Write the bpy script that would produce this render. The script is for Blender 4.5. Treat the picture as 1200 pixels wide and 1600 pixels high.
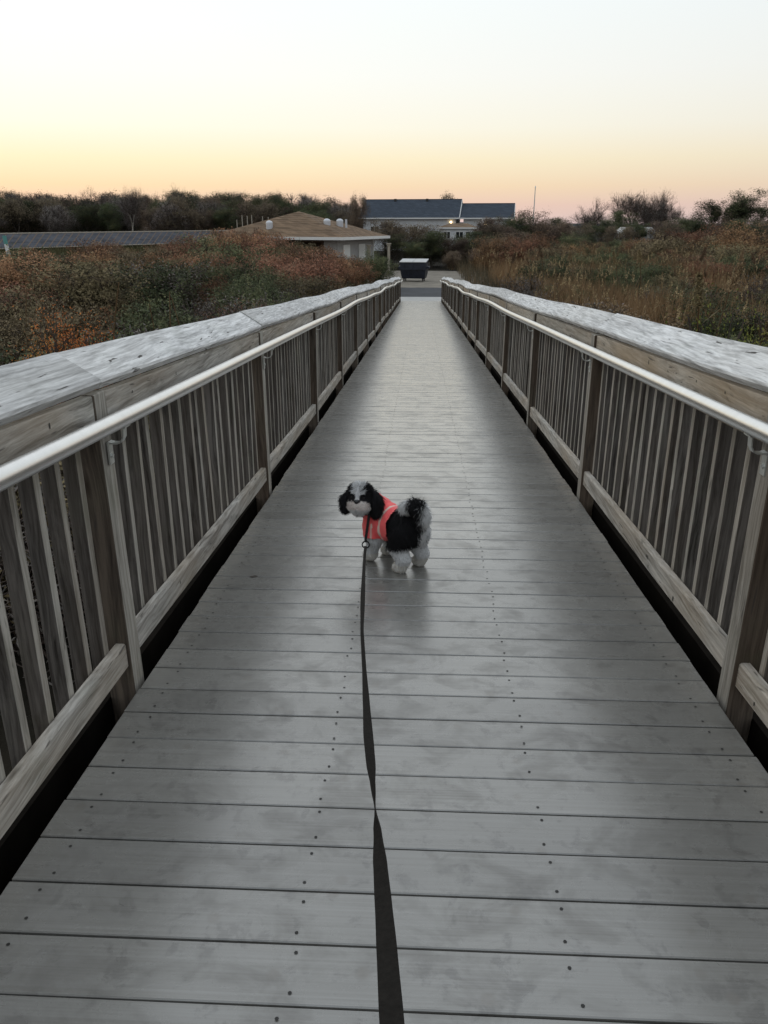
import bpy, bmesh, math, random
import numpy as np
from mathutils import Vector, Matrix, noise as mnoise

for o in list(bpy.data.objects):
    bpy.data.objects.remove(o)
SC = bpy.context.scene
COL = SC.collection
PI = math.pi
SLOPE = math.tan(0.056)          # the ramp falls away from the camera

# ------------------------------------------------------------------ camera
EYE = Vector((0.0, 0.0, 1.35))
PITCH = math.atan(450 / 1200)
YAW = 0.0455
cam = bpy.data.cameras.new('camera')
cam.sensor_fit = 'VERTICAL'
cam.sensor_height = 36.0
cam.lens = 36.0 * 1200 / 1600
cam.clip_start = 0.05
cam.clip_end = 6000
camo = bpy.data.objects.new('camera', cam)
COL.objects.link(camo)
camo.location = EYE
camo.rotation_euler = (PI / 2 - PITCH, 0, YAW)
SC.camera = camo

# ------------------------------------------------------------------ sky and light
SUN_AZ = math.radians(-34)       # the sun has just set, ahead and to the left
world = bpy.data.worlds.new('World')
SC.world = world
world.use_nodes = True
wn = world.node_tree.nodes
wl = world.node_tree.links
bg = wn['Background']


def w_math(op, a, b=None, clamp=False):
    nd = wn.new('ShaderNodeMath')
    nd.operation = op
    nd.use_clamp = clamp
    for i, v in enumerate((a, b)):
        if v is None:
            continue
        if isinstance(v, (int, float)):
            nd.inputs[i].default_value = v
        else:
            wl.new(v, nd.inputs[i])
    return nd.outputs[0]


def w_ramp(fac, stops):
    r = wn.new('ShaderNodeValToRGB')
    e = r.color_ramp.elements
    while len(e) < len(stops):
        e.new(0.5)
    for el, (deg, c) in zip(e, stops):
        el.position = math.sqrt(deg / 90)
        el.color = (*c, 1)
    wl.new(fac, r.inputs[0])
    return r.outputs[0]


# twilight sky: one colour curve over elevation towards the sunset, one away from it
tcw = wn.new('ShaderNodeTexCoord')
sep = wn.new('ShaderNodeSeparateXYZ')
wl.new(tcw.outputs['Generated'], sep.inputs[0])
elev = w_math('DIVIDE', w_math('ARCSINE', w_math('MAXIMUM', sep.outputs[2], 0.0)), PI / 2)
efac = w_math('SQRT', elev)
hx = w_math('SQRT', w_math('ADD', w_math('MULTIPLY', sep.outputs[0], sep.outputs[0]),
                           w_math('ADD', w_math('MULTIPLY', sep.outputs[1], sep.outputs[1]), 1e-5)))
dot = w_math('ADD', w_math('MULTIPLY', sep.outputs[0], math.sin(SUN_AZ)), w_math('MULTIPLY', sep.outputs[1], math.cos(SUN_AZ)))
cosd = w_math('DIVIDE', dot, hx)
afac = w_math('POWER', w_math('MULTIPLY_ADD', cosd, 0.5), 2.0)
afac.node.inputs[0].links[0].from_node.inputs[2].default_value = 0.5
sun_side = w_ramp(efac, [(0, (0.62, 0.46, 0.44)), (1.2, (0.71, 0.49, 0.38)), (2.4, (0.78, 0.59, 0.37)), (4.0, (0.80, 0.70, 0.47)),
                         (6.0, (0.80, 0.77, 0.64)), (9.0, (0.79, 0.79, 0.74)), (13.0, (0.77, 0.80, 0.79)),
                         (30, (0.80, 0.83, 0.85)), (60, (0.72, 0.78, 0.84)), (90, (0.62, 0.69, 0.77))])
far_side = w_ramp(efac, [(0, (0.28, 0.31, 0.38)), (2.0, (0.38, 0.35, 0.38)), (4.5, (0.48, 0.44, 0.43)), (8.0, (0.50, 0.51, 0.51)),
                         (13, (0.50, 0.55, 0.57)), (30, (0.46, 0.51, 0.56)), (60, (0.56, 0.62, 0.69)), (90, (0.62, 0.69, 0.77))])
mx = wn.new('ShaderNodeMix')
mx.data_type = 'RGBA'
wl.new(afac, mx.inputs[0])
wl.new(far_side, mx.inputs[6])
wl.new(sun_side, mx.inputs[7])
sky = wn.new('ShaderNodeTexSky')
sky.sky_type = 'NISHITA'
sky.sun_disc = False
sky.sun_elevation = math.radians(0.4)
sky.sun_rotation = SUN_AZ
sky.dust_density = 1.0
sky.ozone_density = 2.0
add = wn.new('ShaderNodeVectorMath')
add.operation = 'MULTIPLY_ADD'
wl.new(sky.outputs[0], add.inputs[0])
add.inputs[1].default_value = (0.008, 0.008, 0.008)
wl.new(mx.outputs[2], add.inputs[2])
wl.new(add.outputs[0], bg.inputs[0])
bg.inputs[1].default_value = 1.0

SC.view_settings.view_transform = 'Standard'
SC.view_settings.look = 'None'
SC.view_settings.gamma = 1.0
SC.view_settings.exposure = 0.38
SC.cycles.max_bounces = 4
SC.cycles.diffuse_bounces = 2
SC.cycles.glossy_bounces = 2
SC.cycles.transparent_max_bounces = 8
SC.cycles.caustics_reflective = False
SC.cycles.caustics_refractive = False

RNG = np.random.default_rng(7)
random.seed(7)


def ray(px, py):
    x = (px - 600) / 1200
    y = (py - 800) / 1200
    d = Vector((x, math.cos(PITCH) - y * math.sin(PITCH), -math.sin(PITCH) - y * math.cos(PITCH)))
    c, s = math.cos(YAW), math.sin(YAW)
    return Vector((c * d.x - s * d.y, s * d.x + c * d.y, d.z))


def at(px, py, Y):
    """world point seen at photo pixel px,py, Y metres down the boardwalk axis"""
    d = ray(px, py)
    return EYE + d * (Y / d.y)


# ------------------------------------------------------------------ helpers
def tag(o, label=None, cat=None, group=None, kind=None):
    if label:
        o['label'] = label
    if cat:
        o['category'] = cat
    if group:
        o['group'] = group
    if kind:
        o['kind'] = kind
    return o


def empty(name, loc=(0, 0, 0), rz=0.0):
    o = bpy.data.objects.new(name, None)
    COL.objects.link(o)
    o.location = loc
    o.rotation_euler = (0, 0, rz)
    o.empty_display_size = 0.2
    return o


def link(name, me, parent=None, loc=None, rot=None):
    o = bpy.data.objects.new(name, me)
    COL.objects.link(o)
    if parent is not None:
        o.parent = parent
    if loc is not None:
        o.location = loc
    if rot is not None:
        o.rotation_euler = rot
    return o


def np_mesh(name, V, F, mat=None, attrs=None, smooth=False):
    """V (n,3); F (m,k) all the same k"""
    V = np.asarray(V, dtype=np.float32)
    F = np.asarray(F, dtype=np.int32)
    me = bpy.data.meshes.new(name)
    me.vertices.add(len(V))
    me.vertices.foreach_set('co', V.ravel())
    k = F.shape[1]
    me.loops.add(F.size)
    me.loops.foreach_set('vertex_index', F.ravel())
    me.polygons.add(len(F))
    me.polygons.foreach_set('loop_start', np.arange(0, F.size, k, dtype=np.int32))
    me.polygons.foreach_set('loop_total', np.full(len(F), k, dtype=np.int32))
    if smooth:
        me.polygons.foreach_set('use_smooth', np.ones(len(F), dtype=bool))
    if mat and mat.name.startswith('leaves_') and 'nrm' not in (attrs or {}):
        rv_ = np.random.default_rng(len(V)).normal(size=(len(V) // 4, 3)) + np.array([0, 0, 0.6])
        rv_ /= np.linalg.norm(rv_, axis=1, keepdims=True)
        attrs = dict(attrs or {}, nrm=np.repeat(rv_, 4, axis=0))
    if attrs:
        for an, av in attrs.items():
            av = np.asarray(av, dtype=np.float32)
            if av.ndim == 1:
                a = me.attributes.new(an, 'FLOAT', 'POINT')
                a.data.foreach_set('value', av)
            else:
                if an == 'nrm':
                    a = me.attributes.new(an, 'FLOAT_VECTOR', 'POINT')
                    a.data.foreach_set('vector', np.ascontiguousarray(av).ravel())
                    continue
                if av.shape[1] == 3:
                    av = np.concatenate([av, np.ones((len(av), 1), np.float32)], 1)
                a = me.attributes.new(an, 'FLOAT_COLOR', 'POINT')
                a.data.foreach_set('color', av.ravel())
    me.update(calc_edges=True)
    if mat:
        me.materials.append(mat)
    return me


class MB:
    """collects boxes, tubes and polygons into one mesh"""
    def __init__(self):
        self.v = []
        self.f = []

    def add(self, vs, fs):
        b = len(self.v)
        self.v += [tuple(p) for p in vs]
        self.f += [tuple(b + i for i in q) for q in fs]
        return self

    def box(self, x0, x1, y0, y1, z0, z1):
        vs = [(x, y, z) for z in (z0, z1) for y in (y0, y1) for x in (x0, x1)]
        return self.add(vs, [(0, 2, 3, 1), (4, 5, 7, 6), (0, 1, 5, 4), (2, 6, 7, 3), (0, 4, 6, 2), (1, 3, 7, 5)])

    def tube(self, pts, r, n=10, cap=True):
        pts = [Vector(p) for p in pts]
        rs = r if isinstance(r, (list, tuple)) else [r] * len(pts)
        rings = []
        up = Vector((0, 0, 1))
        for i, p in enumerate(pts):
            t = (pts[min(i + 1, len(pts) - 1)] - pts[max(i - 1, 0)]).normalized()
            a = t.cross(up)
            if a.length < 1e-3:
                a = t.cross(Vector((0, 1, 0)))
            a.normalize()
            b = a.cross(t).normalized()
            rings.append([p + (a * math.cos(2 * PI * k / n) + b * math.sin(2 * PI * k / n)) * rs[i] for k in range(n)])
        vs = [p for rg in rings for p in rg]
        fs = []
        for i in range(len(pts) - 1):
            for k in range(n):
                k2 = (k + 1) % n
                fs.append((i * n + k, i * n + k2, (i + 1) * n + k2, (i + 1) * n + k))
        if cap:
            fs.append(tuple(range(n)))
            fs.append(tuple((len(pts) - 1) * n + k for k in reversed(range(n))))
        return self.add(vs, fs)

    def poly(self, pts):
        return self.add(pts, [tuple(range(len(pts)))])

    def mesh(self, name, mat=None, smooth=False, bevel=0.0, seg=1):
        me = bpy.data.meshes.new(name)
        me.from_pydata(self.v, [], self.f)
        bm = bmesh.new()
        bm.from_mesh(me)
        bmesh.ops.recalc_face_normals(bm, faces=bm.faces)
        if bevel:
            bmesh.ops.bevel(bm, geom=[e for e in bm.edges if len(e.link_faces) == 2 and e.calc_face_angle(0) > 0.5],
                            offset=bevel, segments=seg, affect='EDGES', profile=0.6)
        if smooth:
            for f in bm.faces:
                f.smooth = True
        bm.to_mesh(me)
        bm.free()
        if smooth:
            try:
                me.set_sharp_from_angle(angle=0.7)
            except Exception:
                pass
        if mat:
            me.materials.append(mat)
        return me

    def obj(self, name, mat=None, parent=None, **kw):
        return link(name, self.mesh(name, mat, **kw), parent)


# ------------------------------------------------------------------ materials
class NT:
    def __init__(self, name):
        self.m = bpy.data.materials.new(name)
        self.m.use_nodes = True
        self.t = self.m.node_tree
        self.b = self.t.nodes['Principled BSDF']

    def n(self, kind, **kw):
        nd = self.t.nodes.new(kind)
        for k, v in kw.items():
            if k.startswith('i_'):
                key = k[2:].replace('_', ' ')
                nd.inputs[key].default_value = v
            else:
                setattr(nd, k, v)
        return nd

    def l(self, a, b):
        self.t.links.new(a, b)

    def ramp(self, src, stops, interp='LINEAR'):
        r = self.n('ShaderNodeValToRGB')
        r.color_ramp.interpolation = interp
        e = r.color_ramp.elements
        while len(e) < len(stops):
            e.new(0.5)
        for el, (p, c) in zip(e, stops):
            el.position = p
            if not isinstance(c, (tuple, list)):
                c = (c, c, c)
            el.color = (*c[:3], 1)
        self.l(src, r.inputs[0])
        return r.outputs[0]

    def mix(self, fac, a, b, mode='MIX'):
        m = self.n('ShaderNodeMix', data_type='RGBA', blend_type=mode)
        for sock, val in ((m.inputs[0], fac), (m.inputs[6], a), (m.inputs[7], b)):
            if hasattr(val, 'is_linked') or isinstance(val, bpy.types.NodeSocket):
                self.l(val, sock)
            elif isinstance(val, (tuple, list)):
                sock.default_value = (*val[:3], 1)
            else:
                sock.default_value = val
        return m.outputs[2]

    def noise(self, vec, scale, detail=4, rough=0.6, dist=0.0):
        nz = self.n('ShaderNodeTexNoise')
        nz.inputs['Scale'].default_value = scale
        nz.inputs['Detail'].default_value = detail
        nz.inputs['Roughness'].default_value = rough
        nz.inputs['Distortion'].default_value = dist
        if vec is not None:
            self.l(vec, nz.inputs['Vector'])
        return nz.outputs['Fac']

    def mapping(self, vec, scale=(1, 1, 1), loc=(0, 0, 0), rot=(0, 0, 0)):
        mp = self.n('ShaderNodeMapping')
        mp.inputs['Scale'].default_value = scale
        mp.inputs['Location'].default_value = loc
        mp.inputs['Rotation'].default_value = rot
        self.l(vec, mp.inputs['Vector'])
        return mp.outputs[0]

    def bump(self, h, strength=0.3, dist=0.01):
        bp = self.n('ShaderNodeBump')
        bp.inputs['Strength'].default_value = strength
        bp.inputs['Distance'].default_value = dist
        self.l(h, bp.inputs['Height'])
        self.l(bp.outputs[0], self.b.inputs['Normal'])
        return bp

    def rnd_coord(self):
        """object coordinates shifted by a random amount for every object"""
        tc = self.n('ShaderNodeTexCoord')
        oi = self.n('ShaderNodeObjectInfo')
        mu = self.n('ShaderNodeVectorMath', operation='SCALE')
        cb = self.n('ShaderNodeCombineXYZ')
        for i in range(3):
            self.l(oi.outputs['Random'], cb.inputs[i])
        self.l(cb.outputs[0], mu.inputs[0])
        mu.inputs['Scale'].default_value = 61.7
        ad = self.n('ShaderNodeVectorMath', operation='ADD')
        self.l(tc.outputs['Object'], ad.inputs[0])
        self.l(mu.outputs[0], ad.inputs[1])
        return ad.outputs[0], oi.outputs['Random']


def simple(name, col, rough=0.7, metal=0.0, var=0.15, scale=8.0, bump=0.0, spec=0.5):
    t = NT(name)
    tc = t.n('ShaderNodeTexCoord')
    nz = t.noise(tc.outputs['Object'], scale, 5, 0.65)
    lo = tuple(c * (1 - var) for c in col)
    hi = tuple(min(1, c * (1 + var)) for c in col)
    t.l(t.ramp(nz, [(0.3, lo), (0.7, hi)]), t.b.inputs['Base Color'])
    t.b.inputs['Roughness'].default_value = rough
    t.b.inputs['Metallic'].default_value = metal
    t.b.inputs['Specular IOR Level'].default_value = spec
    if bump:
        t.bump(nz, bump, 0.01)
    return t.m


def wood(name, axis, light, dark, warm, warm_amt=0.3, algae=0.12, crack=0.5, bump=0.6, fine_amt=0.4, knots=1.0, swirl=1.0):
    """weathered softwood; grain runs along local `axis`"""
    t = NT(name)
    co, rnd = t.rnd_coord()
    g = [26.0, 26.0, 26.0]
    g[axis] = 1.1
    g2 = [90.0, 90.0, 90.0]
    g2[axis] = 3.0
    g3 = [3.0, 3.0, 3.0]
    g3[axis] = 0.9
    warp = t.n('ShaderNodeTexNoise')
    warp.inputs['Scale'].default_value = 2.2
    warp.inputs['Detail'].default_value = 3
    t.l(co, warp.inputs['Vector'])
    sub = t.n('ShaderNodeVectorMath', operation='MULTIPLY_ADD')
    t.l(warp.outputs['Color'], sub.inputs[0])
    sub.inputs[1].default_value = tuple(0.0 if i == axis else 0.09 * swirl for i in range(3))
    t.l(co, sub.inputs[2])
    cw = sub.outputs[0]
    # knots: rare voronoi cells that bend the grain
    vs = [5.5, 5.5, 5.5]
    vs[axis] = 1.6
    vo = t.n('ShaderNodeTexVoronoi')
    vo.inputs['Scale'].default_value = 1.0
    t.l(t.mapping(cw, tuple(vs)), vo.inputs['Vector'])
    knot = t.ramp(vo.outputs['Distance'], [(0.02, knots), (0.085, 0.0)])
    ring = t.n('ShaderNodeMath', operation='MULTIPLY')
    t.l(vo.outputs['Distance'], ring.inputs[0])
    ring.inputs[1].default_value = 3.0 * swirl
    rv = t.n('ShaderNodeVectorMath', operation='ADD')
    t.l(t.mapping(cw, tuple(g)), rv.inputs[0])
    t.l(ring.outputs[0], rv.inputs[1])
    coarse = t.noise(rv.outputs[0], 1.0, 6, 0.72, 0.6 * swirl)
    fine = t.noise(t.mapping(cw, tuple(g2)), 1.0, 3, 0.6)
    blot = t.noise(t.mapping(co, tuple(g3)), 1.0, 4, 0.6)
    grain = t.mix(fine_amt, coarse, fine)
    c1 = t.ramp(grain, [(0.36, dark), (0.48, tuple(0.5 * (a + b) for a, b in zip(light, dark))), (0.59, light)])
    bl = t.ramp(blot, [(0.40, 0.0), (0.72, warm_amt * 2)])
    c2 = t.mix(bl, c1, t.mix(grain, tuple(0.55 * w for w in warm), warm))
    al = t.noise(co, 4.0, 4, 0.7)
    c3 = t.mix(t.ramp(al, [(0.52, 0.0), (0.80, algae * 2)]), c2, (0.11, 0.13, 0.07))
    cr = t.noise(t.mapping(rv.outputs[0], (2.6, 2.6, 2.6)), 1.0, 2, 0.5)
    crk = t.ramp(cr, [(0.29, crack), (0.35, 0.0)])
    c4 = t.mix(crk, c3, (0.06, 0.053, 0.047))
    c5 = t.mix(knot, c4, (0.05, 0.035, 0.025))
    # every board has its own tone
    vr = t.n('ShaderNodeMapRange')
    t.l(rnd, vr.inputs['Value'])
    vr.inputs['To Min'].default_value = 0.86
    vr.inputs['To Max'].default_value = 1.14
    sc = t.n('ShaderNodeVectorMath', operation='SCALE')
    t.l(c5, sc.inputs[0])
    t.l(vr.outputs[0], sc.inputs['Scale'])
    t.l(sc.outputs[0], t.b.inputs['Base Color'])
    t.b.inputs['Roughness'].default_value = 0.78
    t.b.inputs['Specular IOR Level'].default_value = 0.25
    gb = [40.0, 40.0, 40.0]
    gb[axis] = 1.6
    t.bump(t.noise(t.mapping(co, tuple(gb)), 1.0, 3, 0.65, 0.4), bump, 0.006)
    return t.m


SILVER = dict(light=(0.44, 0.43, 0.41), dark=(0.20, 0.19, 0.18), warm=(0.34, 0.27, 0.20))
M = {}
M['cap'] = wood('cap_wood', 1, (0.74, 0.735, 0.72), (0.29, 0.285, 0.28), (0.52, 0.48, 0.40), 0.12, 0.10, 1.0, 1.0, 0.5, 0.0, 0.45)
M['rail_wood'] = wood('rail_wood', 1, (0.56, 0.53, 0.48), (0.17, 0.155, 0.135), (0.46, 0.34, 0.22), 0.34, 0.12, 0.7, 0.7, 0.45, 1.0, 0.5)
M['post_wood'] = wood('post_wood', 2, (0.46, 0.43, 0.38), (0.17, 0.155, 0.13), (0.34, 0.25, 0.17), 0.2, 0.2, 0.7, 0.7, 0.45, 1.0, 0.5)
# shade on the side faces put into the colour; post sides also browner
M['post_side_brown_shade'] = wood('post_side_brown_shade', 2, (0.145, 0.115, 0.088), (0.040, 0.031, 0.025), (0.125, 0.078, 0.046), 0.35, 0.1, 0.6, 0.7, 0.45, 1.0, 0.5)
M['picket_side_shade'] = wood('picket_side_shade', 2, (0.150, 0.135, 0.120), (0.022, 0.018, 0.015), (0.095, 0.066, 0.044), 0.2, 0.08, 0.8, 0.8, 0.45, 0.8, 0.5)
M['fascia_sunset'] = wood('fascia_wood_sunset', 1, (0.52, 0.47, 0.40), (0.19, 0.16, 0.125), (0.46, 0.34, 0.22), 0.45, 0.10, 0.7, 0.7, 0.45, 1.0, 0.6)  # right-hand boards: warm sunset light put into the wood colour


def mat_deck():
    t = NT('deck_composite')
    geo = t.n('ShaderNodeNewGeometry')
    co, rnd = t.rnd_coord()
    pos = geo.outputs['Position']
    big = t.noise(pos, 1.1, 4, 0.6)
    st = t.noise(t.mapping(pos, (1.0, 1.3, 1.0)), 6.2, 7, 0.64, 0.5)
    st2 = t.noise(t.mapping(pos, (1, 1, 1), (7, 3, 0)), 13.0, 5, 0.7, 0.3)
    gr = t.noise(t.mapping(co, (3.0, 90.0, 30.0)), 1.0, 4, 0.6)
    base = t.ramp(big, [(0.3, (0.172, 0.163, 0.142)), (0.7, (0.226, 0.214, 0.186))])
    c = t.mix(t.ramp(st, [(0.50, 0.0), (0.58, 0.32), (0.70, 0.70)]), base, (0.092, 0.080, 0.063))
    c = t.mix(t.ramp(st2, [(0.55, 0.0), (0.62, 0.7)]), c, (0.085, 0.076, 0.062))
    gr2 = t.noise(t.mapping(co, (1.2, 220.0, 60.0)), 1.0, 3, 0.6)
    c = t.mix(0.13, c, t.ramp(gr, [(0.3, 0.10), (0.7, 0.36)]))
    c = t.mix(0.14, c, t.ramp(gr2, [(0.35, 0.08), (0.65, 0.38)]))
    sp = t.n('ShaderNodeTexVoronoi')
    sp.inputs['Scale'].default_value = 9.0
    t.l(t.mapping(pos, (1, 1, 1), (2.3, 0, 0)), sp.inputs['Vector'])
    c = t.mix(t.ramp(sp.outputs['Distance'], [(0.10, 0.55), (0.17, 0.0)]), c, (0.15, 0.135, 0.115))
    vr = t.n('ShaderNodeMapRange')
    t.l(rnd, vr.inputs['Value'])
    # brighter middle and shaded margins of the walk, put into the colour
    spx = t.n('ShaderNodeSeparateXYZ')
    t.l(pos, spx.inputs[0])
    ab = t.n('ShaderNodeMath', operation='ABSOLUTE')
    t.l(spx.outputs[0], ab.inputs[0])
    wn_ = t.n('ShaderNodeMath', operation='MULTIPLY_ADD')
    t.l(big, wn_.inputs[0])
    wn_.inputs[1].default_value = 0.5
    t.l(ab.outputs[0], wn_.inputs[2])
    c = t.mix(t.ramp(wn_.outputs[0], [(0.62, 0.0), (1.0, 0.30)]), c, (0.135, 0.133, 0.125))
    vr.inputs['To Min'].default_value = 0.86
    vr.inputs['To Max'].default_value = 1.14
    sc = t.n('ShaderNodeVectorMath', operation='SCALE')
    t.l(c, sc.inputs[0])
    t.l(vr.outputs[0], sc.inputs['Scale'])
    t.l(sc.outputs[0], t.b.inputs['Base Color'])
    t.l(t.ramp(st, [(0.35, 0.22), (0.75, 0.38)]), t.b.inputs['Roughness'])
    t.b.inputs['Specular IOR Level'].default_value = 0.9
    t.l(t.ramp(st, [(0.48, 0.75), (0.62, 0.35)]), t.b.inputs['Coat Weight'])
    t.b.inputs['Coat Roughness'].default_value = 0.30
    t.b.inputs['Coat IOR'].default_value = 1.6
    t.bump(gr, 0.10, 0.003)
    return t.m


M['deck'] = mat_deck()
M['alu'] = simple('brushed_aluminium', (0.72, 0.72, 0.71), 0.33, 1.0, 0.05, 20)
M['alu2'] = simple('cast_aluminium', (0.62, 0.63, 0.60), 0.45, 0.85, 0.1, 30)
M['steel_dark'] = simple('dark_fastener', (0.03, 0.028, 0.026), 0.6, 0.3)
M['joist'] = simple('joist_wood_gap_shade', (0.014, 0.012, 0.010), 1.0, 0, 0.3, 5, 0, 0.0)  # near-black: shade of the gap beside the deck put into the colour

# ------------------------------------------------------------------ boardwalk
XL, XR = -0.927, 1.003           # deck edges
RL, RR = -0.952, 1.024           # inner faces of the railing posts
Y_END = 39.3
Y_BEG = -2.55
PITCH_B = 0.1435


def wave(y):
    """the ramp's gentle sag and rise between its landings"""
    return 0.0006 * y + (0.016 * math.sin(y * 0.62 + 0.6) + 0.010 * math.sin(y * 1.31)) * min(1, max(0, (y - 6) / 8))


def zr(y):
    return -SLOPE * y


def board_mesh():
    mb = MB()
    mb.box(XL, XR, -0.0693, 0.0693, -0.025, 0)
    return mb.mesh('deck_board', M['deck'], bevel=0.0025)


boardwalk = empty('boardwalk', (0, 0, 0))
tag(boardwalk, 'grey plank boardwalk ramp running straight away from the viewer', 'boardwalk', kind='structure')
bme = board_mesh()
n_b = int((Y_END - Y_BEG) / PITCH_B)
for i in range(n_b):
    y = 1.4 + PITCH_B * (i - int((1.4 - Y_BEG) / PITCH_B))
    o = link('deck_board', bme, boardwalk, (RNG.normal(0, 0.002), y + RNG.normal(0, 0.0006), zr(y) + RNG.normal(0, 0.0006)),
             (-math.atan(SLOPE), 0, RNG.normal(0, 0.0006)))
# screw heads (too small to be picked apart one by one)
SV, SF = [], []
for i in range(n_b):
    yc = 1.4 + PITCH_B * (i - int((1.4 - Y_BEG) / PITCH_B))
    for X in (-0.84, -0.24, 0.33, 0.91):
        for dy in (-0.043, 0.043):
            if RNG.random() < 0.04:
                continue
            x = X + RNG.normal(0, 0.004)
            y = yc + dy + RNG.normal(0, 0.004)
            b = len(SV)
            for k in range(6):
                a = k * PI / 3
                SV.append((x + 0.0042 * math.cos(a), y + 0.0042 * math.sin(a), zr(y) + 0.0015))
            SF.append(tuple(b + k for k in range(6)))
o = link('screw_heads', np_mesh('screw_heads', SV, SF, M['steel_dark']), boardwalk)
o['kind'] = 'stuff'
# framing under the boards
for X in (-0.84, -0.24, 0.33, 0.91):
    mb = MB()
    y0, y1 = Y_BEG - 0.02, Y_END
    z0, z1 = zr(y0), zr(y1)
    a, b = X - 0.019, X + 0.019
    mb.add([(a, y0, z0 - 0.26), (b, y0, z0 - 0.26), (b, y0, z0 - 0.027), (a, y0, z0 - 0.027),
            (a, y1, z1 - 0.26), (b, y1, z1 - 0.26), (b, y1, z1 - 0.027), (a, y1, z1 - 0.027)],
           [(0, 1, 2, 3), (7, 6, 5, 4), (0, 4, 5, 1), (1, 5, 6, 2), (2, 6, 7, 3), (3, 7, 4, 0)])
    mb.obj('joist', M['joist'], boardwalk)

for xo in (RL - 0.089 - 0.040, RR + 0.089 + 0.002):  # dark skirts added outside the posts so the gap beside the deck reads black
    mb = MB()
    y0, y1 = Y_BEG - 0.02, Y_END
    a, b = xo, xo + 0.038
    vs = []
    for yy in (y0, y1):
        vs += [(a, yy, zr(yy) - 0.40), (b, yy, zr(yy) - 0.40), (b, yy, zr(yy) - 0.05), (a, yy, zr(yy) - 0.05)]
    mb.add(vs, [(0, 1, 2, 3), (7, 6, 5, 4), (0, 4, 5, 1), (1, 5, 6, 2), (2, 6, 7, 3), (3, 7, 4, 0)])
    mb.obj('added_gap_skirt', M['joist'], boardwalk)

# ------------------------------------------------------------------ railings
GROUND = -2.35
POST = 0.089


def bar(p0, p1, prof, n=1, jit=None, seed=0):
    """sweep a 2d profile (x,z) from p0 to p1 along y; jit(y)->(dx,dz)"""
    mb = MB()
    k = len(prof)
    vs = []
    for i in range(n + 1):
        u = i / n
        y = p0[1] + (p1[1] - p0[1]) * u
        z = p0[2] + (p1[2] - p0[2]) * u
        x = p0[0] + (p1[0] - p0[0]) * u
        dx, dz = jit(y) if jit else (0, 0)
        vs += [(x + dx + a, y, z + dz + b) for a, b in prof]
    fs = [tuple(reversed(range(k))), tuple(n * k + j for j in range(k))]
    for i in range(n):
        for j in range(k):
            j2 = (j + 1) % k
            fs.append((i * k + j, i * k + j2, (i + 1) * k + j2, (i + 1) * k + j))
    mb.add(vs, fs)
    return mb


def round_rect(w, h, c, off=(0, 0), rot=0.0):
    pts = [(-w / 2 + c, -h / 2), (w / 2 - c, -h / 2), (w / 2, -h / 2 + c), (w / 2, h / 2 - c),
           (w / 2 - c, h / 2), (-w / 2 + c, h / 2), (-w / 2, h / 2 - c), (-w / 2, -h / 2 + c)]
    ca, sa = math.cos(rot), math.sin(rot)
    return [(x * ca - y * sa + off[0], x * sa + y * ca + off[1]) for x, y in pts]


def shade_sides(me, key='post_side_brown_shade'):  # gives the end-on faces the shade-darkened wood
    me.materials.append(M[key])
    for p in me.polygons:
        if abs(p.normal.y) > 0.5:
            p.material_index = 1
    return me


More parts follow.
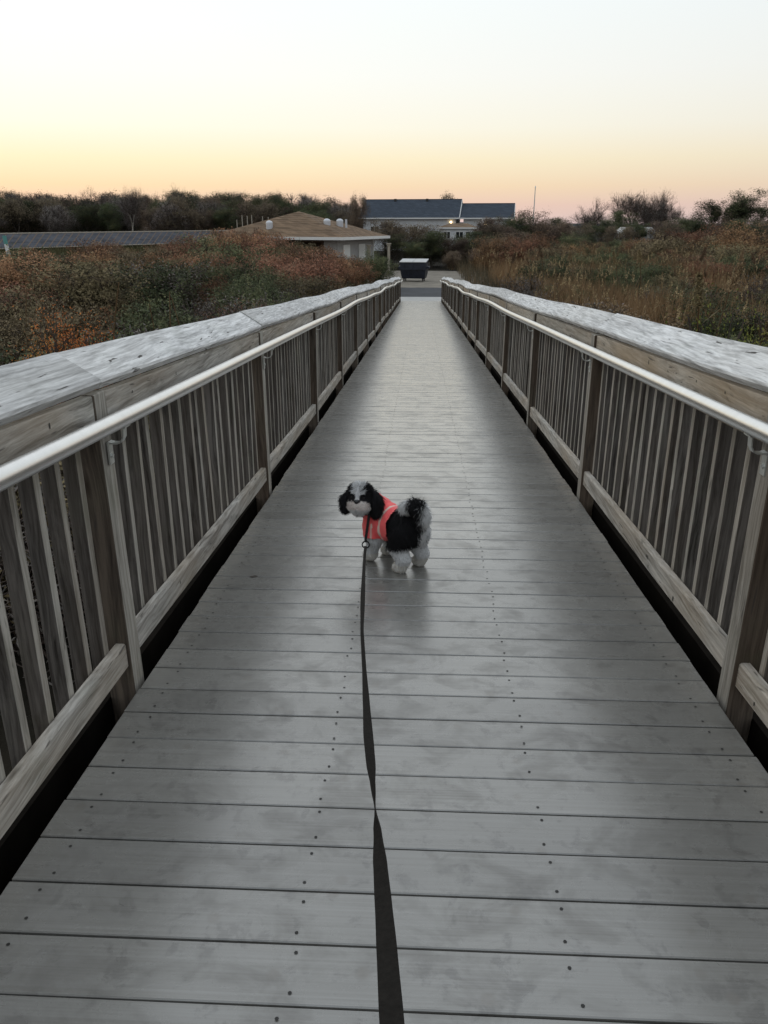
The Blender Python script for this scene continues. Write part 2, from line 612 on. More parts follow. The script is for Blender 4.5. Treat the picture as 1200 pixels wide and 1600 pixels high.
def railing(side, label):
    s = side                      # -1 left, +1 right; outward = s
    xin = RL if s < 0 else RR
    y_first = 2.25 if s < 0 else 2.22
    root = empty('wooden_railing', (0, 0, 0))
    tag(root, label, 'railing', 'railings of the boardwalk ramp')
    ks = list(range(-1, 16))
    ys = [y_first + 2.44 * k for k in ks]
    rr = random.Random(11 + s)
    # posts
    for y in ys:
        h = MB()
        h.box(-POST / 2, POST / 2, -POST / 2, POST / 2, min(-0.4, GROUND - zr(y) - 0.05), 1.0 + wave(y))
        o = h.obj('post', M['post_wood'], root, bevel=0.003)
        shade_sides(o.data)
        o.location = (xin + s * POST / 2 + rr.gauss(0, 0.002), y, zr(y))
        o.rotation_euler = (rr.gauss(0, 0.004), rr.gauss(0, 0.004), 0)
    # pickets
    pm = MB()
    pm.box(-0.022, 0.022, -0.019, 0.019, 0.085, 0.955)
    pme = shade_sides(pm.mesh('picket', M['post_wood'], bevel=0.0025), 'picket_side_shade')
    xp = xin + s * (0.012 + 0.038 + 0.0225)
    for i in range(len(ys) - 1):
        a, b = ys[i] + POST / 2, ys[i + 1] - POST / 2
        n = 18
        for k in range(n):
            y = a + (b - a) * (k + 0.5) / n + rr.gauss(0, 0.004)
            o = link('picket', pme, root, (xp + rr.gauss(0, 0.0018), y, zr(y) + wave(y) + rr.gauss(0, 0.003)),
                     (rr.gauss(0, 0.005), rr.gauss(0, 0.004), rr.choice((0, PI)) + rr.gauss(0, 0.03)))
    # bottom rails and upper fascia boards between posts
    for i in range(len(ys) - 1):
        a, b = ys[i] + POST / 2 + 0.002, ys[i + 1] - POST / 2 - 0.002
        xc = xin + s * (0.012 + 0.019)
        prof = round_rect(0.038, 0.092, 0.006)
        j0, j1 = rr.gauss(0, 0.006), rr.gauss(0, 0.006)
        o = bar((0, a, zr(a) + wave(a) + 0.116 + j0), (0, b, zr(b) + wave(b) + 0.116 + j1), prof, 6,
                lambda y: (0, rr.gauss(0, 0.0012))).obj('bottom_rail', M['rail_wood'], root)
        o.location = (xc, 0, 0)
        prof = round_rect(0.038, 0.135, 0.003)
        o = bar((0, a, zr(a) + wave(a) + 0.928), (0, b, zr(b) + wave(b) + 0.928), prof, 3).obj('fascia_board', M['rail_wood' if s < 0 else 'fascia_sunset'], root)
        o.location = (xc, 0, 0)
    # sloped cap boards, joints over posts
    step = 1 if s < 0 else 2
    tilt = 0.56
    w, th = 0.160, 0.036
    ca, sa = math.cos(tilt), math.sin(tilt)
    idx = list(range(0, len(ys) - 1, step))
    for i in idx:
        a = ys[i] + 0.002
        b = ys[min(i + step, len(ys) - 1)] - 0.002
        if i == idx[-1]:
            b += 0.12
        # inner top edge at (xin+s*-0.006, 1.036); board rises outward
        prof = round_rect(w, th, 0.007)
        prof = [(s * (x * ca - z * sa), x * sa + z * ca) for x, z in prof]
        cx, cz = s * (w / 2 * ca + th / 2 * sa), w / 2 * sa - th / 2 * ca
        ph = rr.uniform(0, 9)
        crown = rr.gauss(0, 0.004)

        def jit(y, ph=ph, a=a, b=b, crown=crown):
            u = (y - a) / (b - a)
            return (crown * (4 * u * (1 - u)) + 0.0015 * math.sin(y * 5 + ph),
                    wave(y) + 0.003 * math.sin(y * 2.3 + ph) - 0.003 * 4 * u * (1 - u))
        n = max(8, int((b - a) / 0.25))
        off = xin - s * 0.006 + cx
        o = bar((0, a, zr(a) + 1.037 + cz), (0, b, zr(b) + 1.037 + cz), prof, n, jit).obj('cap_board', M['cap'], root)
        o.location = (off, 0, 0)
        if s < 0:
            o.data.flip_normals() if False else None
    # handrail
    xh = xin - s * 0.060
    hr = 0.0255
    pts = []
    y = ys[0]
    while y < ys[-1] + 0.35:
        pts.append((xh + 0.002 * math.sin(y * 0.9), y, zr(y) + 0.925 + wave(y) * 1.05))
        y += 0.3
    pts.append((xh + s * 0.03, y - 0.2, zr(y) + 0.90 + wave(y)))
    hand = MB().tube(pts, hr, 20).obj('handrail', M['alu'], root, smooth=True)
    # brackets under the handrail
    for y in ys:
        mb = MB()
        z = 0
        # plate on the post
        mb.box(-0.016, 0.016, -0.0, 0.005, -0.035, 0.035)
        bm_ = mb
        # arm out of the plate, then up to the rail
        arc = []
        for k in range(7):
            t_ = k / 6 * PI / 2
            arc.append((0, 0.002 + 0.040 * math.sin(t_), 0.034 - 0.020 + 0.020 * (1 - math.cos(t_)) - 0.004))
        pl = [(0, 0.003, 0.034), (0, 0.016, 0.030), (0, 0.032, 0.030), (0, 0.045, 0.036), (0, 0.054, 0.052), (0, 0.057, 0.083)]
        hw = 0.014
        th2 = 0.004
        for q in range(len(pl) - 1):
            (_, y0, z0), (_, y1, z1) = pl[q], pl[q + 1]
            d = Vector((0, y1 - y0, z1 - z0)).normalized()
            nrm = Vector((0, -d.z, d.y)) * th2
            vs = []
            for (yy, zz) in ((y0, z0), (y1, z1)):
                vs += [(-hw, yy, zz), (hw, yy, zz), (hw, yy + nrm.y, zz + nrm.z), (-hw, yy + nrm.y, zz + nrm.z)]
            mb.add(vs, [(0, 1, 2, 3), (7, 6, 5, 4), (0, 4, 5, 1), (1, 5, 6, 2), (2, 6, 7, 3), (3, 7, 4, 0)])
        # saddle strap under the tube
        mb.box(-0.024, 0.024, 0.040, 0.066, 0.083, 0.088)
        o = mb.obj('bracket', M['alu2'], root)
        o.location = (xin, y, zr(y) + wave(y) + 0.812)
        o.rotation_euler = (0, 0, PI / 2 if s > 0 else -PI / 2)
        bo = MB().tube([(0, 0.005, -0.008), (0, 0.010, -0.008)], 0.008, 6).obj('bolt', M['alu2'], o)
    # nail heads and their dark stains, joined
    NV, NF = [], []
    for i in range(len(ys) - 1):
        a, b = ys[i], ys[i + 1]
        spots = [(a + (b - a) * rr.random(), rr.choice((0.095, 0.130, 0.915, 0.962))) for _ in range(11)]
        for (yy, zz) in spots:
            bidx = len(NV)
            hgt = rr.uniform(0.005, 0.013)
            for k in range(6):
                t_ = k * PI / 3
                NV.append((xin + s * 0.0105, yy + 0.004 * math.cos(t_), zr(yy) + wave(yy) + zz + hgt * math.sin(t_)))
            NF.append(tuple(bidx + k for k in range(6)))
    o = link('nail_heads', np_mesh('nail_heads', NV, NF, M['steel_dark']), root)
    o['kind'] = 'stuff'
    return root


railing(-1, 'weathered wooden railing with metal handrail along the left edge of the boardwalk')
railing(+1, 'weathered wooden railing with metal handrail along the right edge of the boardwalk')
# ------------------------------------------------------------------ ground, road, apron
def mat_ground():
    t = NT('marsh_soil')
    geo = t.n('ShaderNodeNewGeometry')
    p = geo.outputs['Position']
    a = t.noise(p, 0.12, 5, 0.65)
    b = t.noise(p, 2.5, 6, 0.7)
    c = t.mix(t.ramp(a, [(0.35, 0.0), (0.65, 1.0)]), (0.016, 0.014, 0.010), (0.030, 0.024, 0.017))
    c = t.mix(t.ramp(b, [(0.4, 0.0), (0.75, 0.7)]), c, (0.010, 0.010, 0.007))
    t.l(c, t.b.inputs['Base Color'])
    t.b.inputs['Roughness'].default_value = 0.95
    t.b.inputs['Specular IOR Level'].default_value = 0.1
    t.bump(b, 0.6, 0.08)
    return t.m


def sheet(name, x0, x1, y0, y1, z, mat, nx=1, ny=1, amp=0.0, fn=None, label=None, cat=None, kind='structure'):
    xs = np.linspace(x0, x1, nx + 1)
    ys = np.linspace(y0, y1, ny + 1)
    V = []
    for yy in ys:
        for xx in xs:
            dz = amp * (mnoise.noise(Vector((xx * 0.15, yy * 0.15, 3.1)))) if amp else 0
            if fn:
                dz += fn(xx, yy)
            V.append((xx, yy, z + dz))
    F = []
    for j in range(ny):
        for i in range(nx):
            a = j * (nx + 1) + i
            F.append((a, a + 1, a + nx + 2, a + nx + 1))
    o = link(name, np_mesh(name, V, F, mat, smooth=True))
    o['kind'] = kind
    if label:
        o['label'] = label
    return o


M['ground'] = mat_ground()
M['asphalt'] = simple('asphalt', (0.048, 0.050, 0.056), 0.85, 0, 0.25, 1.5, 0.3, 0.3)
M['concrete'] = simple('pale_concrete', (0.40, 0.39, 0.37), 0.8, 0, 0.12, 2.0, 0.2)
M['sand'] = simple('sandy_gravel', (0.22, 0.195, 0.16), 0.95, 0, 0.3, 1.2, 0.4, 0.2)
sheet('ground', -1500, 1500, -60, 3000, GROUND - 0.06, M['ground'])
sheet('sand_verge', -9, 14, 49.0, 69, GROUND - 0.05, M['sand'], 24, 20, 0.0)
sheet('road', -60, 60, 41.9, 50.2, GROUND - 0.045, M['asphalt'], 60, 8)
mb = MB()
mb.box(-2.2, 2.3, 39.25, 41.95, GROUND - 0.3, zr(Y_END) - 0.045)
o = mb.obj('apron', M['concrete'], bevel=0.01)
o['kind'] = 'structure'
sheet('sand_lot', 42, 120, 112, 150, GROUND - 0.04, M['sand'], 10, 6)

# far hills on the horizon, the blue haze put into their colour
M['hill'] = simple('wooded_hill_haze', (0.06, 0.075, 0.085), 1.0, 0, 0.2, 0.01, 0, 0.0)
hv, hf = [], []
N = 160
for i in range(N + 1):
    x = -600 + 2400 * i / N
    h = 3 + 9 * max(0, mnoise.noise(Vector((x * 0.006, 1.7, 0))) + 0.2) + 1.0 * mnoise.noise(Vector((x * 0.05, 4.1, 0)))
    hv += [(x, 1400, GROUND - 1), (x, 1430, GROUND + h), (x, 1600, GROUND - 1)]
for i in range(N):
    a = 3 * i
    hf += [(a, a + 3, a + 4, a + 1), (a + 1, a + 4, a + 5, a + 2)]
o = link('hills', np_mesh('hills', hv, hf, M['hill'], smooth=True))
o['kind'] = 'structure'


# ------------------------------------------------------------------ plants
def leaf_mat(name, cols, rough=0.75, trans=0.10):
    """leaf colours picked per leaf (attribute 'var') and shifted per plant"""
    t = NT(name)
    at_ = t.n('ShaderNodeAttribute', attribute_name='var')
    oi = t.n('ShaderNodeObjectInfo')
    c = t.ramp(at_.outputs['Fac'], [(i / (len(cols) - 1), c) for i, c in enumerate(cols)])
    hs = t.n('ShaderNodeHueSaturation')
    mr = t.n('ShaderNodeMapRange')
    t.l(oi.outputs['Random'], mr.inputs['Value'])
    mr.inputs['To Min'].default_value = 0.70
    mr.inputs['To Max'].default_value = 1.80
    t.l(mr.outputs[0], hs.inputs['Value'])
    m2 = t.n('ShaderNodeMath', operation='FRACT')
    m3 = t.n('ShaderNodeMath', operation='MULTIPLY')
    t.l(oi.outputs['Random'], m3.inputs[0])
    m3.inputs[1].default_value = 7.31
    t.l(m3.outputs[0], m2.inputs[0])
    mh = t.n('ShaderNodeMapRange')
    t.l(m2.outputs[0], mh.inputs['Value'])
    mh.inputs['To Min'].default_value = 0.485
    mh.inputs['To Max'].default_value = 0.520
    t.l(mh.outputs[0], hs.inputs['Hue'])
    t.l(c, hs.inputs['Color'])
    t.l(hs.outputs[0], t.b.inputs['Base Color'])
    # leaves of a clump lie like shingles on it: blend each leaf's own normal with the clump's
    an = t.n('ShaderNodeAttribute', attribute_name='nrm')
    vt = t.n('ShaderNodeVectorTransform', vector_type='NORMAL', convert_from='OBJECT', convert_to='WORLD')
    t.l(an.outputs['Vector'], vt.inputs[0])
    gn = t.n('ShaderNodeNewGeometry')
    ma = t.n('ShaderNodeVectorMath', operation='MULTIPLY_ADD')
    t.l(vt.outputs[0], ma.inputs[0])
    ma.inputs[1].default_value = (1.5, 1.5, 1.5)
    t.l(gn.outputs['Normal'], ma.inputs[2])
    nn = t.n('ShaderNodeVectorMath', operation='NORMALIZE')
    t.l(ma.outputs[0], nn.inputs[0])
    t.l(nn.outputs[0], t.b.inputs['Normal'])
    t.b.inputs['Roughness'].default_value = rough
    t.b.inputs['Specular IOR Level'].default_value = 0.15
    if trans:
        tr = t.n('ShaderNodeBsdfTranslucent')
        t.l(hs.outputs[0], tr.inputs['Color'])
        mxs = t.n('ShaderNodeMixShader')
        mxs.inputs[0].default_value = trans
        out = t.t.nodes['Material Output']
        t.l(t.b.outputs[0], mxs.inputs[1])
        t.l(tr.outputs[0], mxs.inputs[2])
        t.l(mxs.outputs[0], out.inputs['Surface'])
    return t.m


RUST = [(0.07, 0.040, 0.025), (0.19, 0.098, 0.055), (0.30, 0.155, 0.085), (0.24, 0.17, 0.10)]
GREEN = [(0.028, 0.036, 0.018), (0.065, 0.075, 0.036), (0.105, 0.11, 0.052), (0.16, 0.145, 0.075)]
OLIVE = [(0.05, 0.042, 0.025), (0.12, 0.092, 0.052), (0.20, 0.15, 0.085), (0.17, 0.12, 0.075)]
GREY = [(0.07, 0.063, 0.058), (0.14, 0.125, 0.115), (0.23, 0.20, 0.18), (0.18, 0.145, 0.12)]
ORANGE = [(0.26, 0.075, 0.022), (0.46, 0.14, 0.032), (0.58, 0.22, 0.055), (0.42, 0.24, 0.06)]
TAN = [(0.12, 0.085, 0.05), (0.24, 0.165, 0.09), (0.36, 0.26, 0.15), (0.30, 0.19, 0.10)]
PINE = [(0.022, 0.030, 0.015), (0.050, 0.060, 0.030), (0.085, 0.092, 0.042), (0.12, 0.105, 0.052)]
WOODB = [(0.055, 0.044, 0.035), (0.12, 0.088, 0.064), (0.18, 0.13, 0.088), (0.15, 0.12, 0.075)]
for nm, cols in dict(rust=RUST, green=GREEN, olive=OLIVE, grey=GREY, orange=ORANGE, tan=TAN, pine=PINE, woodb=WOODB).items():
    M['leaf_' + nm] = leaf_mat('leaves_' + nm, cols)
M['bark'] = simple('grey_brown_bark', (0.10, 0.085, 0.072), 0.95, 0, 0.35, 6, 0.4, 0.1)
M['bark_pale'] = simple('pale_bark', (0.42, 0.38, 0.32), 0.9, 0, 0.25, 6, 0.3, 0.1)
M['twig'] = simple('twig_bark', (0.085, 0.066, 0.055), 0.95, 0, 0.35, 6, 0, 0.1)


def segs_mesh(name, segs, mat, sides=3):
    """segs (n,8): p0 p1 r0 r1 -> prisms"""
    S = np.asarray(segs, dtype=np.float32)
    p0, p1, r0, r1 = S[:, :3], S[:, 3:6], S[:, 6], S[:, 7]
    d = p1 - p0
    d /= (np.linalg.norm(d, axis=1, keepdims=True) + 1e-9)
    ref = np.where(np.abs(d[:, 2:3]) > 0.9, np.array([[1, 0, 0]], np.float32), np.array([[0, 0, 1]], np.float32))
    a = np.cross(d, ref)
    a /= (np.linalg.norm(a, axis=1, keepdims=True) + 1e-9)
    b = np.cross(d, a)
    n = len(S)
    V = np.zeros((n, 2 * sides, 3), np.float32)
    for k in range(sides):
        c, s_ = math.cos(2 * PI * k / sides), math.sin(2 * PI * k / sides)
        e = a * c + b * s_
        V[:, k] = p0 + e * r0[:, None]
        V[:, sides + k] = p1 + e * r1[:, None]
    F = []
    base = (np.arange(n) * 2 * sides)[:, None]
    for k in range(sides):
        k2 = (k + 1) % sides
        F.append(base + np.array([[k, k2, sides + k2, sides + k]]))
    return np_mesh(name, V.reshape(-1, 3), np.concatenate(F), mat)


def leaf_quads(C, size, rng, aspect=0.5, up=0.0, dirs=None):
    """one diamond leaf per centre"""
    n = len(C)
    d = rng.normal(size=(n, 3))
    if dirs is not None:
        d = dirs + 0.6 * d
    d[:, 2] += up
    d /= np.linalg.norm(d, axis=1, keepdims=True) + 1e-9
    r = rng.normal(size=(n, 3))
    s = np.cross(d, r)
    s /= np.linalg.norm(s, axis=1, keepdims=True) + 1e-9
    sz = (size * rng.uniform(0.6, 1.35, n))[:, None]
    V = np.stack([C - d * sz * 0.5, C + s * sz * aspect * 0.5, C + d * sz * 0.5, C - s * sz * aspect * 0.5], 1)
    F = np.arange(n * 4, dtype=np.int32).reshape(-1, 4)
    return V.reshape(-1, 3), F


def branch(rng, H, spread, n_main, levels, r0, lean=0.35, kids=(3, 4), shrink=0.62, single=True, up=0.25, clear=0.25, wig=0.18):
    """grow a branching skeleton; returns thick segments, thin segments, twig tips and directions"""
    thick, thin, tips, tdirs = [], [], [], []

    def grow(p, d, L, r, lv):
        steps = 3
        for i in range(steps):
            nd = d + rng.normal(size=3) * wig
            nd[2] += up * 0.2
            nd /= np.linalg.norm(nd)
            q = p + nd * L / steps
            rr = r * (1 - 0.22 * (i + 1) / steps * 1.2)
            (thick if lv <= 1 else thin).append((*p, *q, r, rr))
            p, d, r = q, nd, rr
            if lv < levels and (i > 0 or lv > 0):
                for _ in range(int(rng.integers(1, 3)) if lv else 2):
                    cd = d + rng.normal(size=3) * spread
                    cd[2] += up * 0.5
                    cd /= np.linalg.norm(cd)
                    grow(p, cd, L * shrink * rng.uniform(0.75, 1.2), r * 0.55, lv + 1)
        if lv < levels:
            for _ in range(int(rng.integers(*kids))):
                cd = d + rng.normal(size=3) * spread
                cd[2] += up * 0.5
                cd /= np.linalg.norm(cd)
                grow(p, cd, L * shrink * rng.uniform(0.8, 1.15), r * 0.65, lv + 1)
        else:
            tips.append(p)
            tdirs.append(d)
    if single:
        d = np.array([rng.normal(0, 0.06), rng.normal(0, 0.06), 1.0])
        grow(np.zeros(3), d / np.linalg.norm(d), H * 0.42, r0, 0)
    else:
        for _ in range(n_main):
            a = rng.uniform(0, 2 * PI)
            d = np.array([math.cos(a) * lean * rng.uniform(0.3, 1.5), math.sin(a) * lean * rng.uniform(0.3, 1.5), 1.0])
            d /= np.linalg.norm(d)
            grow(np.array([math.cos(a) * 0.12, math.sin(a) * 0.12, 0]), d, H * 0.45 * rng.uniform(0.75, 1.1), r0, 1)
    T = np.array(tips)
    D = np.array(tdirs)
    sc = H / max(T[:, 2].max(), 1e-3)
    def rs(sg):
        sg = np.array(sg)
        sg[:, :6] *= sc
        return sg
    return rs(thick) if len(thick) else None, rs(thin) if len(thin) else None, T * sc, D


def shrub_proto(seed, H, R, leaf, n_leaf, n_stem=9, aspect=0.45, spread=0.55):
    """twiggy many-stemmed shrub: stems mesh, foliage mesh (leaves gathered in clumps round the twig tips)"""
    rng = np.random.default_rng(seed)
    thick, thin, T, D = branch(rng, H, spread, n_stem, 3, 0.022, lean=0.55 * R / H, single=False, kids=(2, 4))
    segs = np.concatenate([x for x in (thick, thin) if x is not None])
    segs[:, 6:] = np.maximum(segs[:, 6:], 0.005)
    sx = R / (np.percentile(np.hypot(T[:, 0], T[:, 1]), 92) + 1e-6)
    T[:, :2] *= sx
    segs[:, [0, 1, 3, 4]] *= sx
    ci = rng.integers(0, len(T), n_leaf)
    # lower and inner sprays as well
    C = T[ci] + rng.normal(size=(n_leaf, 3)) * np.array([0.085, 0.085, 0.075]) * (0.6 + 0.25 * H)
    low = rng.random(n_leaf) < 0.34
    C[low, 2] *= rng.uniform(0.25, 0.95, low.sum())
    C[:, 2] = np.maximum(C[:, 2], 0.03)
    V, F = leaf_quads(C, leaf, rng, aspect, up=0.5)
    tn = np.array([mnoise.noise(Vector((p[0] * 2.2, p[1] * 2.2, p[2] * 2.2 + seed))) for p in C])
    var = np.clip(0.5 + 0.75 * tn + 0.10 * rng.normal(size=n_leaf), 0, 1)
    out = (C - T[ci]) * 2.2 / (0.6 + 0.25 * H)
    ctr = C - np.array([0, 0, H * 0.45])
    out = out + 0.9 * ctr / (np.linalg.norm(ctr, axis=1, keepdims=True) + 1e-6)
    out /= np.linalg.norm(out, axis=1, keepdims=True) + 1e-6
    return segs, V, F, np.repeat(var, 4), np.repeat(out, 4, axis=0)


def shrub_meshes(key, mat, stem_mat, *a, **k):
    segs, V, F, var, nr = shrub_proto(*a, **k)
    sm = segs_mesh('stems_' + key, segs, stem_mat)
    lm = np_mesh('foliage_' + key, V, F, mat, {'var': var, 'nrm': nr})
    return sm, lm


PROTO = {}
for i in range(3):
    PROTO['rust', i] = shrub_meshes('rust', M['leaf_rust'], M['twig'], 20 + i, 2.6, 1.55, 0.075, 17000, 10)
    PROTO['olive', i] = shrub_meshes('olive', M['leaf_olive'], M['twig'], 40 + i, 2.0, 1.3, 0.07, 14000, 10)
    PROTO['green', i] = shrub_meshes('green', M['leaf_green'], M['twig'], 60 + i, 2.1, 1.3, 0.07, 15000, 9)
    PROTO['grey', i] = shrub_meshes('grey', M['leaf_grey'], M['twig'], 80 + i, 1.6, 1.1, 0.06, 6000, 16, aspect=0.22)
PROTO['orange', 0] = shrub_meshes('orange', M['leaf_orange'], M['twig'], 101, 2.5, 0.42, 0.028, 22000, 16, aspect=0.35)
PROTO['moss', 0] = shrub_meshes('moss', leaf_mat('leaves_moss', [(0.05, 0.06, 0.012), (0.10, 0.11, 0.02), (0.15, 0.14, 0.03), (0.17, 0.12, 0.04)]),
                                M['twig'], 102, 1.3, 0.7, 0.020, 16000, 12)


def plant(name, key, loc, scale, rz, label, cat, group=None, sxy=1.0):
    sm, lm = PROTO[key]
    r = empty(name, loc, rz)
    r.scale = (scale * sxy, scale * sxy, scale)
    tag(r, label, cat, group)
    link('stems', sm, r)
    link('foliage', lm, r)
    return r


LBL = {
    ('rust', -1): ('rust-brown leafy shrub in the thicket left of the boardwalk', 'rust-brown shrubs left of the boardwalk'),
    ('olive', -1): ('dull olive-brown shrub in the thicket left of the boardwalk', 'olive-brown shrubs left of the boardwalk'),
    ('green', -1): ('dark green shrub in the thicket left of the boardwalk', 'dark green shrubs left of the boardwalk'),
    ('grey', -1): ('grey leafless twiggy shrub low down left of the boardwalk', 'grey twiggy shrubs left of the boardwalk'),
    ('rust', 1): ('rust-brown leafy shrub in the marsh right of the boardwalk', 'rust-brown shrubs right of the boardwalk'),
    ('olive', 1): ('dull olive-brown shrub in the marsh right of the boardwalk', 'olive-brown shrubs right of the boardwalk'),
    ('green', 1): ('dark green shrub in the marsh right of the boardwalk', 'dark green shrubs right of the boardwalk'),
    ('grey', 1): ('grey leafless twiggy shrub low down right of the boardwalk', 'grey twiggy shrubs right of the boardwalk'),
}
taken = []


def scatter_shrubs(n, region, kinds, side, hmin, hmax, mind, seed):
    rg = np.random.default_rng(seed)
    tries = 0
    k = 0
    while k < n and tries < n * 60:
        tries += 1
        x, y = region(rg)
        md = mind * (0.7 + 0.012 * y)
        if abs(x) < (3.0 if y < 20 else 3.9):
            continue
        if any((x - a) ** 2 + (y - b) ** 2 < md * md for a, b in taken):
            continue
        taken.append((x, y))
        kd = kinds(rg, x, y)
        h = rg.uniform(hmin, hmax) * rg.choice([0.7, 0.95, 1.1, 1.4])
        base = {'rust': 2.6, 'olive': 2.0, 'green': 2.1, 'grey': 1.6}[kd]
        ppx = 654.6 + 1200 * x / y * 0.94
        if side < 0:             # the thicket is lower in front of the hut's doors and of the panels
            drop = (40 + 8 * math.sin(ppx * 0.05)) if ppx < 330 else 16 if ppx < 440 else 28 + (min(ppx, 600) - 440) / 130 * 24
            h = max(0.7, min(h, 1.35 - drop / 1200 * y - GROUND))
        _, grp = LBL[kd, side]
        look = {'rust': 'rust-brown leafy', 'olive': 'dull olive-brown', 'green': 'dark green', 'grey': 'grey leafless twiggy'}[kd]
        size = 'tall' if h > 2.0 else ('knee-high' if h < 1.15 else ('small' if h < 1.5 else 'middling'))
        if side < 0:
            dep = 'close behind the left railing' if y < 13 else 'farther behind the left railing' if y < 22 else 'deep in the left thicket' if y < 42 else 'at the far side of the left thicket'
            lat = ', by the picture edge' if ppx < 120 else ', below the sloped panels' if ppx < 330 else ', below the brown roof' if ppx < 480 else ', toward the road'
        else:
            dep = 'close behind the right railing' if y < 13 else 'farther behind the right railing' if y < 22 else 'in the near reeds at right' if y < 42 else 'in the far reeds at right' if y < 62 else 'at the back of the right-hand marsh'
            lat = ', by the picture edge' if ppx > 1100 else ', below the bare trees' if ppx > 930 else ', below the flagpole' if ppx > 790 else ', toward the road'
        lab = size + ' ' + look + ' shrub ' + dep + lat
        plant('shrub', (kd, int(rg.integers(0, 3))), (x, y, GROUND - 0.08), h / base, rg.uniform(0, 6.28), lab, 'shrub', grp,
              sxy=rg.uniform(0.95, 1.45))
        k += 1


def reg_left(y0, y1, inner=2.6, pad=1.5):
    def f(rg):
        y = rg.uniform(y0, y1)
        x = -rg.uniform(inner, 0.57 * y + pad)
        return x, y
    return f


def reg_right(y0, y1, inner=2.6, pad=1.5, patch=None):
    def f(rg):
        while True:
            y = rg.uniform(y0, y1)
            x = rg.uniform(inner, 0.48 * y + pad)
            if patch is None or mnoise.noise(Vector((x * 0.13, y * 0.09, 9.2))) > patch + rg.normal(0, 0.12):
                return x, y
    return f


def pick(w):
    ks = list(w)
    ps = np.array([w[k] for k in ks])
    ps = ps / ps.sum()
    return lambda rg, x, y: ks[int(rg.choice(len(ks), p=ps))]


# left thicket: low grey-green near the rail, taller rust further out
scatter_shrubs(46, reg_left(6, 20), pick(dict(green=0.32, grey=0.33, olive=0.3, rust=0.05)), -1, 1.0, 1.6, 0.9, 1)
scatter_shrubs(44, reg_left(18, 34), pick(dict(green=0.25, grey=0.15, olive=0.3, rust=0.3)), -1, 1.4, 2.1, 1.2, 2)
scatter_shrubs(40, reg_left(32, 50, 4.5), pick(dict(green=0.08, olive=0.22, rust=0.7)), -1, 2.1, 2.9, 1.5, 3)
scatter_shrubs(26, reg_left(50, 62, 9.0), pick(dict(green=0.15, olive=0.2, rust=0.65)), -1, 2.2, 3.0, 1.5, 4)
ORD = ('first second third fourth fifth sixth seventh eighth ninth tenth eleventh twelfth thirteenth fourteenth fifteenth sixteenth '
       'seventeenth eighteenth nineteenth twentieth').split()
TOPX = [165, 130, 208, 258, 300, 342, 382, 422, 462, 500, 532, 62, 92, 22, 236, 330, 452, 402, 285, 180]
BACKX = [322, 338, 356, 374, 392, 410, 428, 446, 466, 486, 505, 150, 172, 190, 250, 275, 296]
for q, (px, py, Y, kd) in enumerate(((165, 376, 45, 'rust'), (130, 396, 40, 'rust'), (208, 386, 44, 'olive'), (258, 380, 48, 'rust'), (300, 370, 50, 'rust'), (342, 360, 54, 'rust'),
                                     (382, 364, 52, 'rust'), (422, 370, 50, 'rust'), (462, 377, 48, 'olive'), (500, 384, 46, 'rust'), (532, 393, 46, 'rust'), (62, 400, 38, 'olive'), (92, 402, 40, 'rust'),
                                     (22, 410, 36, 'green'), (236, 400, 36, 'rust'), (330, 396, 38, 'rust'), (452, 402, 40, 'rust'), (402, 418, 34, 'green'), (285, 415, 33, 'green'), (180, 412, 33, 'rust'))):
    p = at(px, py, Y)
    h = p.z - GROUND + 0.08
    taken.append((p.x, p.y))
    plant('shrub', (kd, q % 3), (p.x, p.y, GROUND - 0.08), h / {'rust': 2.6, 'olive': 2.0, 'green': 2.1}[kd], q * 1.3,
          'tall %s shrub, %s from the left atop the left thicket, %s' % ({'rust': 'rust-brown', 'olive': 'olive-brown', 'green': 'dark green'}[kd],
          ORD[sorted(TOPX).index(px)], 'below the panels' if px < 340 else 'before the hut'), 'shrub', 'tall shrubs of the left thicket', sxy=1.15)
for q, (px, py) in enumerate(((322, 364), (338, 360), (356, 361), (374, 359), (392, 360), (410, 362), (428, 366), (446, 373), (466, 381), (486, 386), (505, 390),
                               (150, 378), (172, 380), (190, 384), (250, 384), (275, 378), (296, 372))):
    p = at(px, py, 53 + (q % 3) * 2)
    h = p.z - GROUND + 0.08
    taken.append((p.x, p.y))
    plant('shrub', ('rust' if q % 4 else 'olive', q % 3), (p.x, p.y, GROUND - 0.08), h / (2.6 if q % 4 else 2.0), q * 0.9,
          'bushy %s shrub, %s from the left along the back of the left thicket' % ('rust-brown' if q % 4 else 'olive-brown', ORD[sorted(BACKX).index(px)]),
          'shrub', 'shrubs at the back of the left thicket', sxy=0.8)
# right marsh
scatter_shrubs(44, reg_right(6, 20), pick(dict(green=0.3, grey=0.45, olive=0.25)), 1, 0.9, 1.5, 0.9, 5)
scatter_shrubs(48, reg_right(20, 40), pick(dict(green=0.35, grey=0.25, olive=0.3, rust=0.1)), 1, 1.0, 1.7, 1.1, 6)
scatter_shrubs(40, reg_right(40, 62, 6.0), pick(dict(green=0.3, olive=0.35, rust=0.35)), 1, 1.2, 1.9, 1.4, 7)
scatter_shrubs(56, reg_right(62, 92, 4.0, 3), pick(dict(green=0.3, olive=0.3, rust=0.4)), 1, 1.9, 2.8, 1.4, 8)
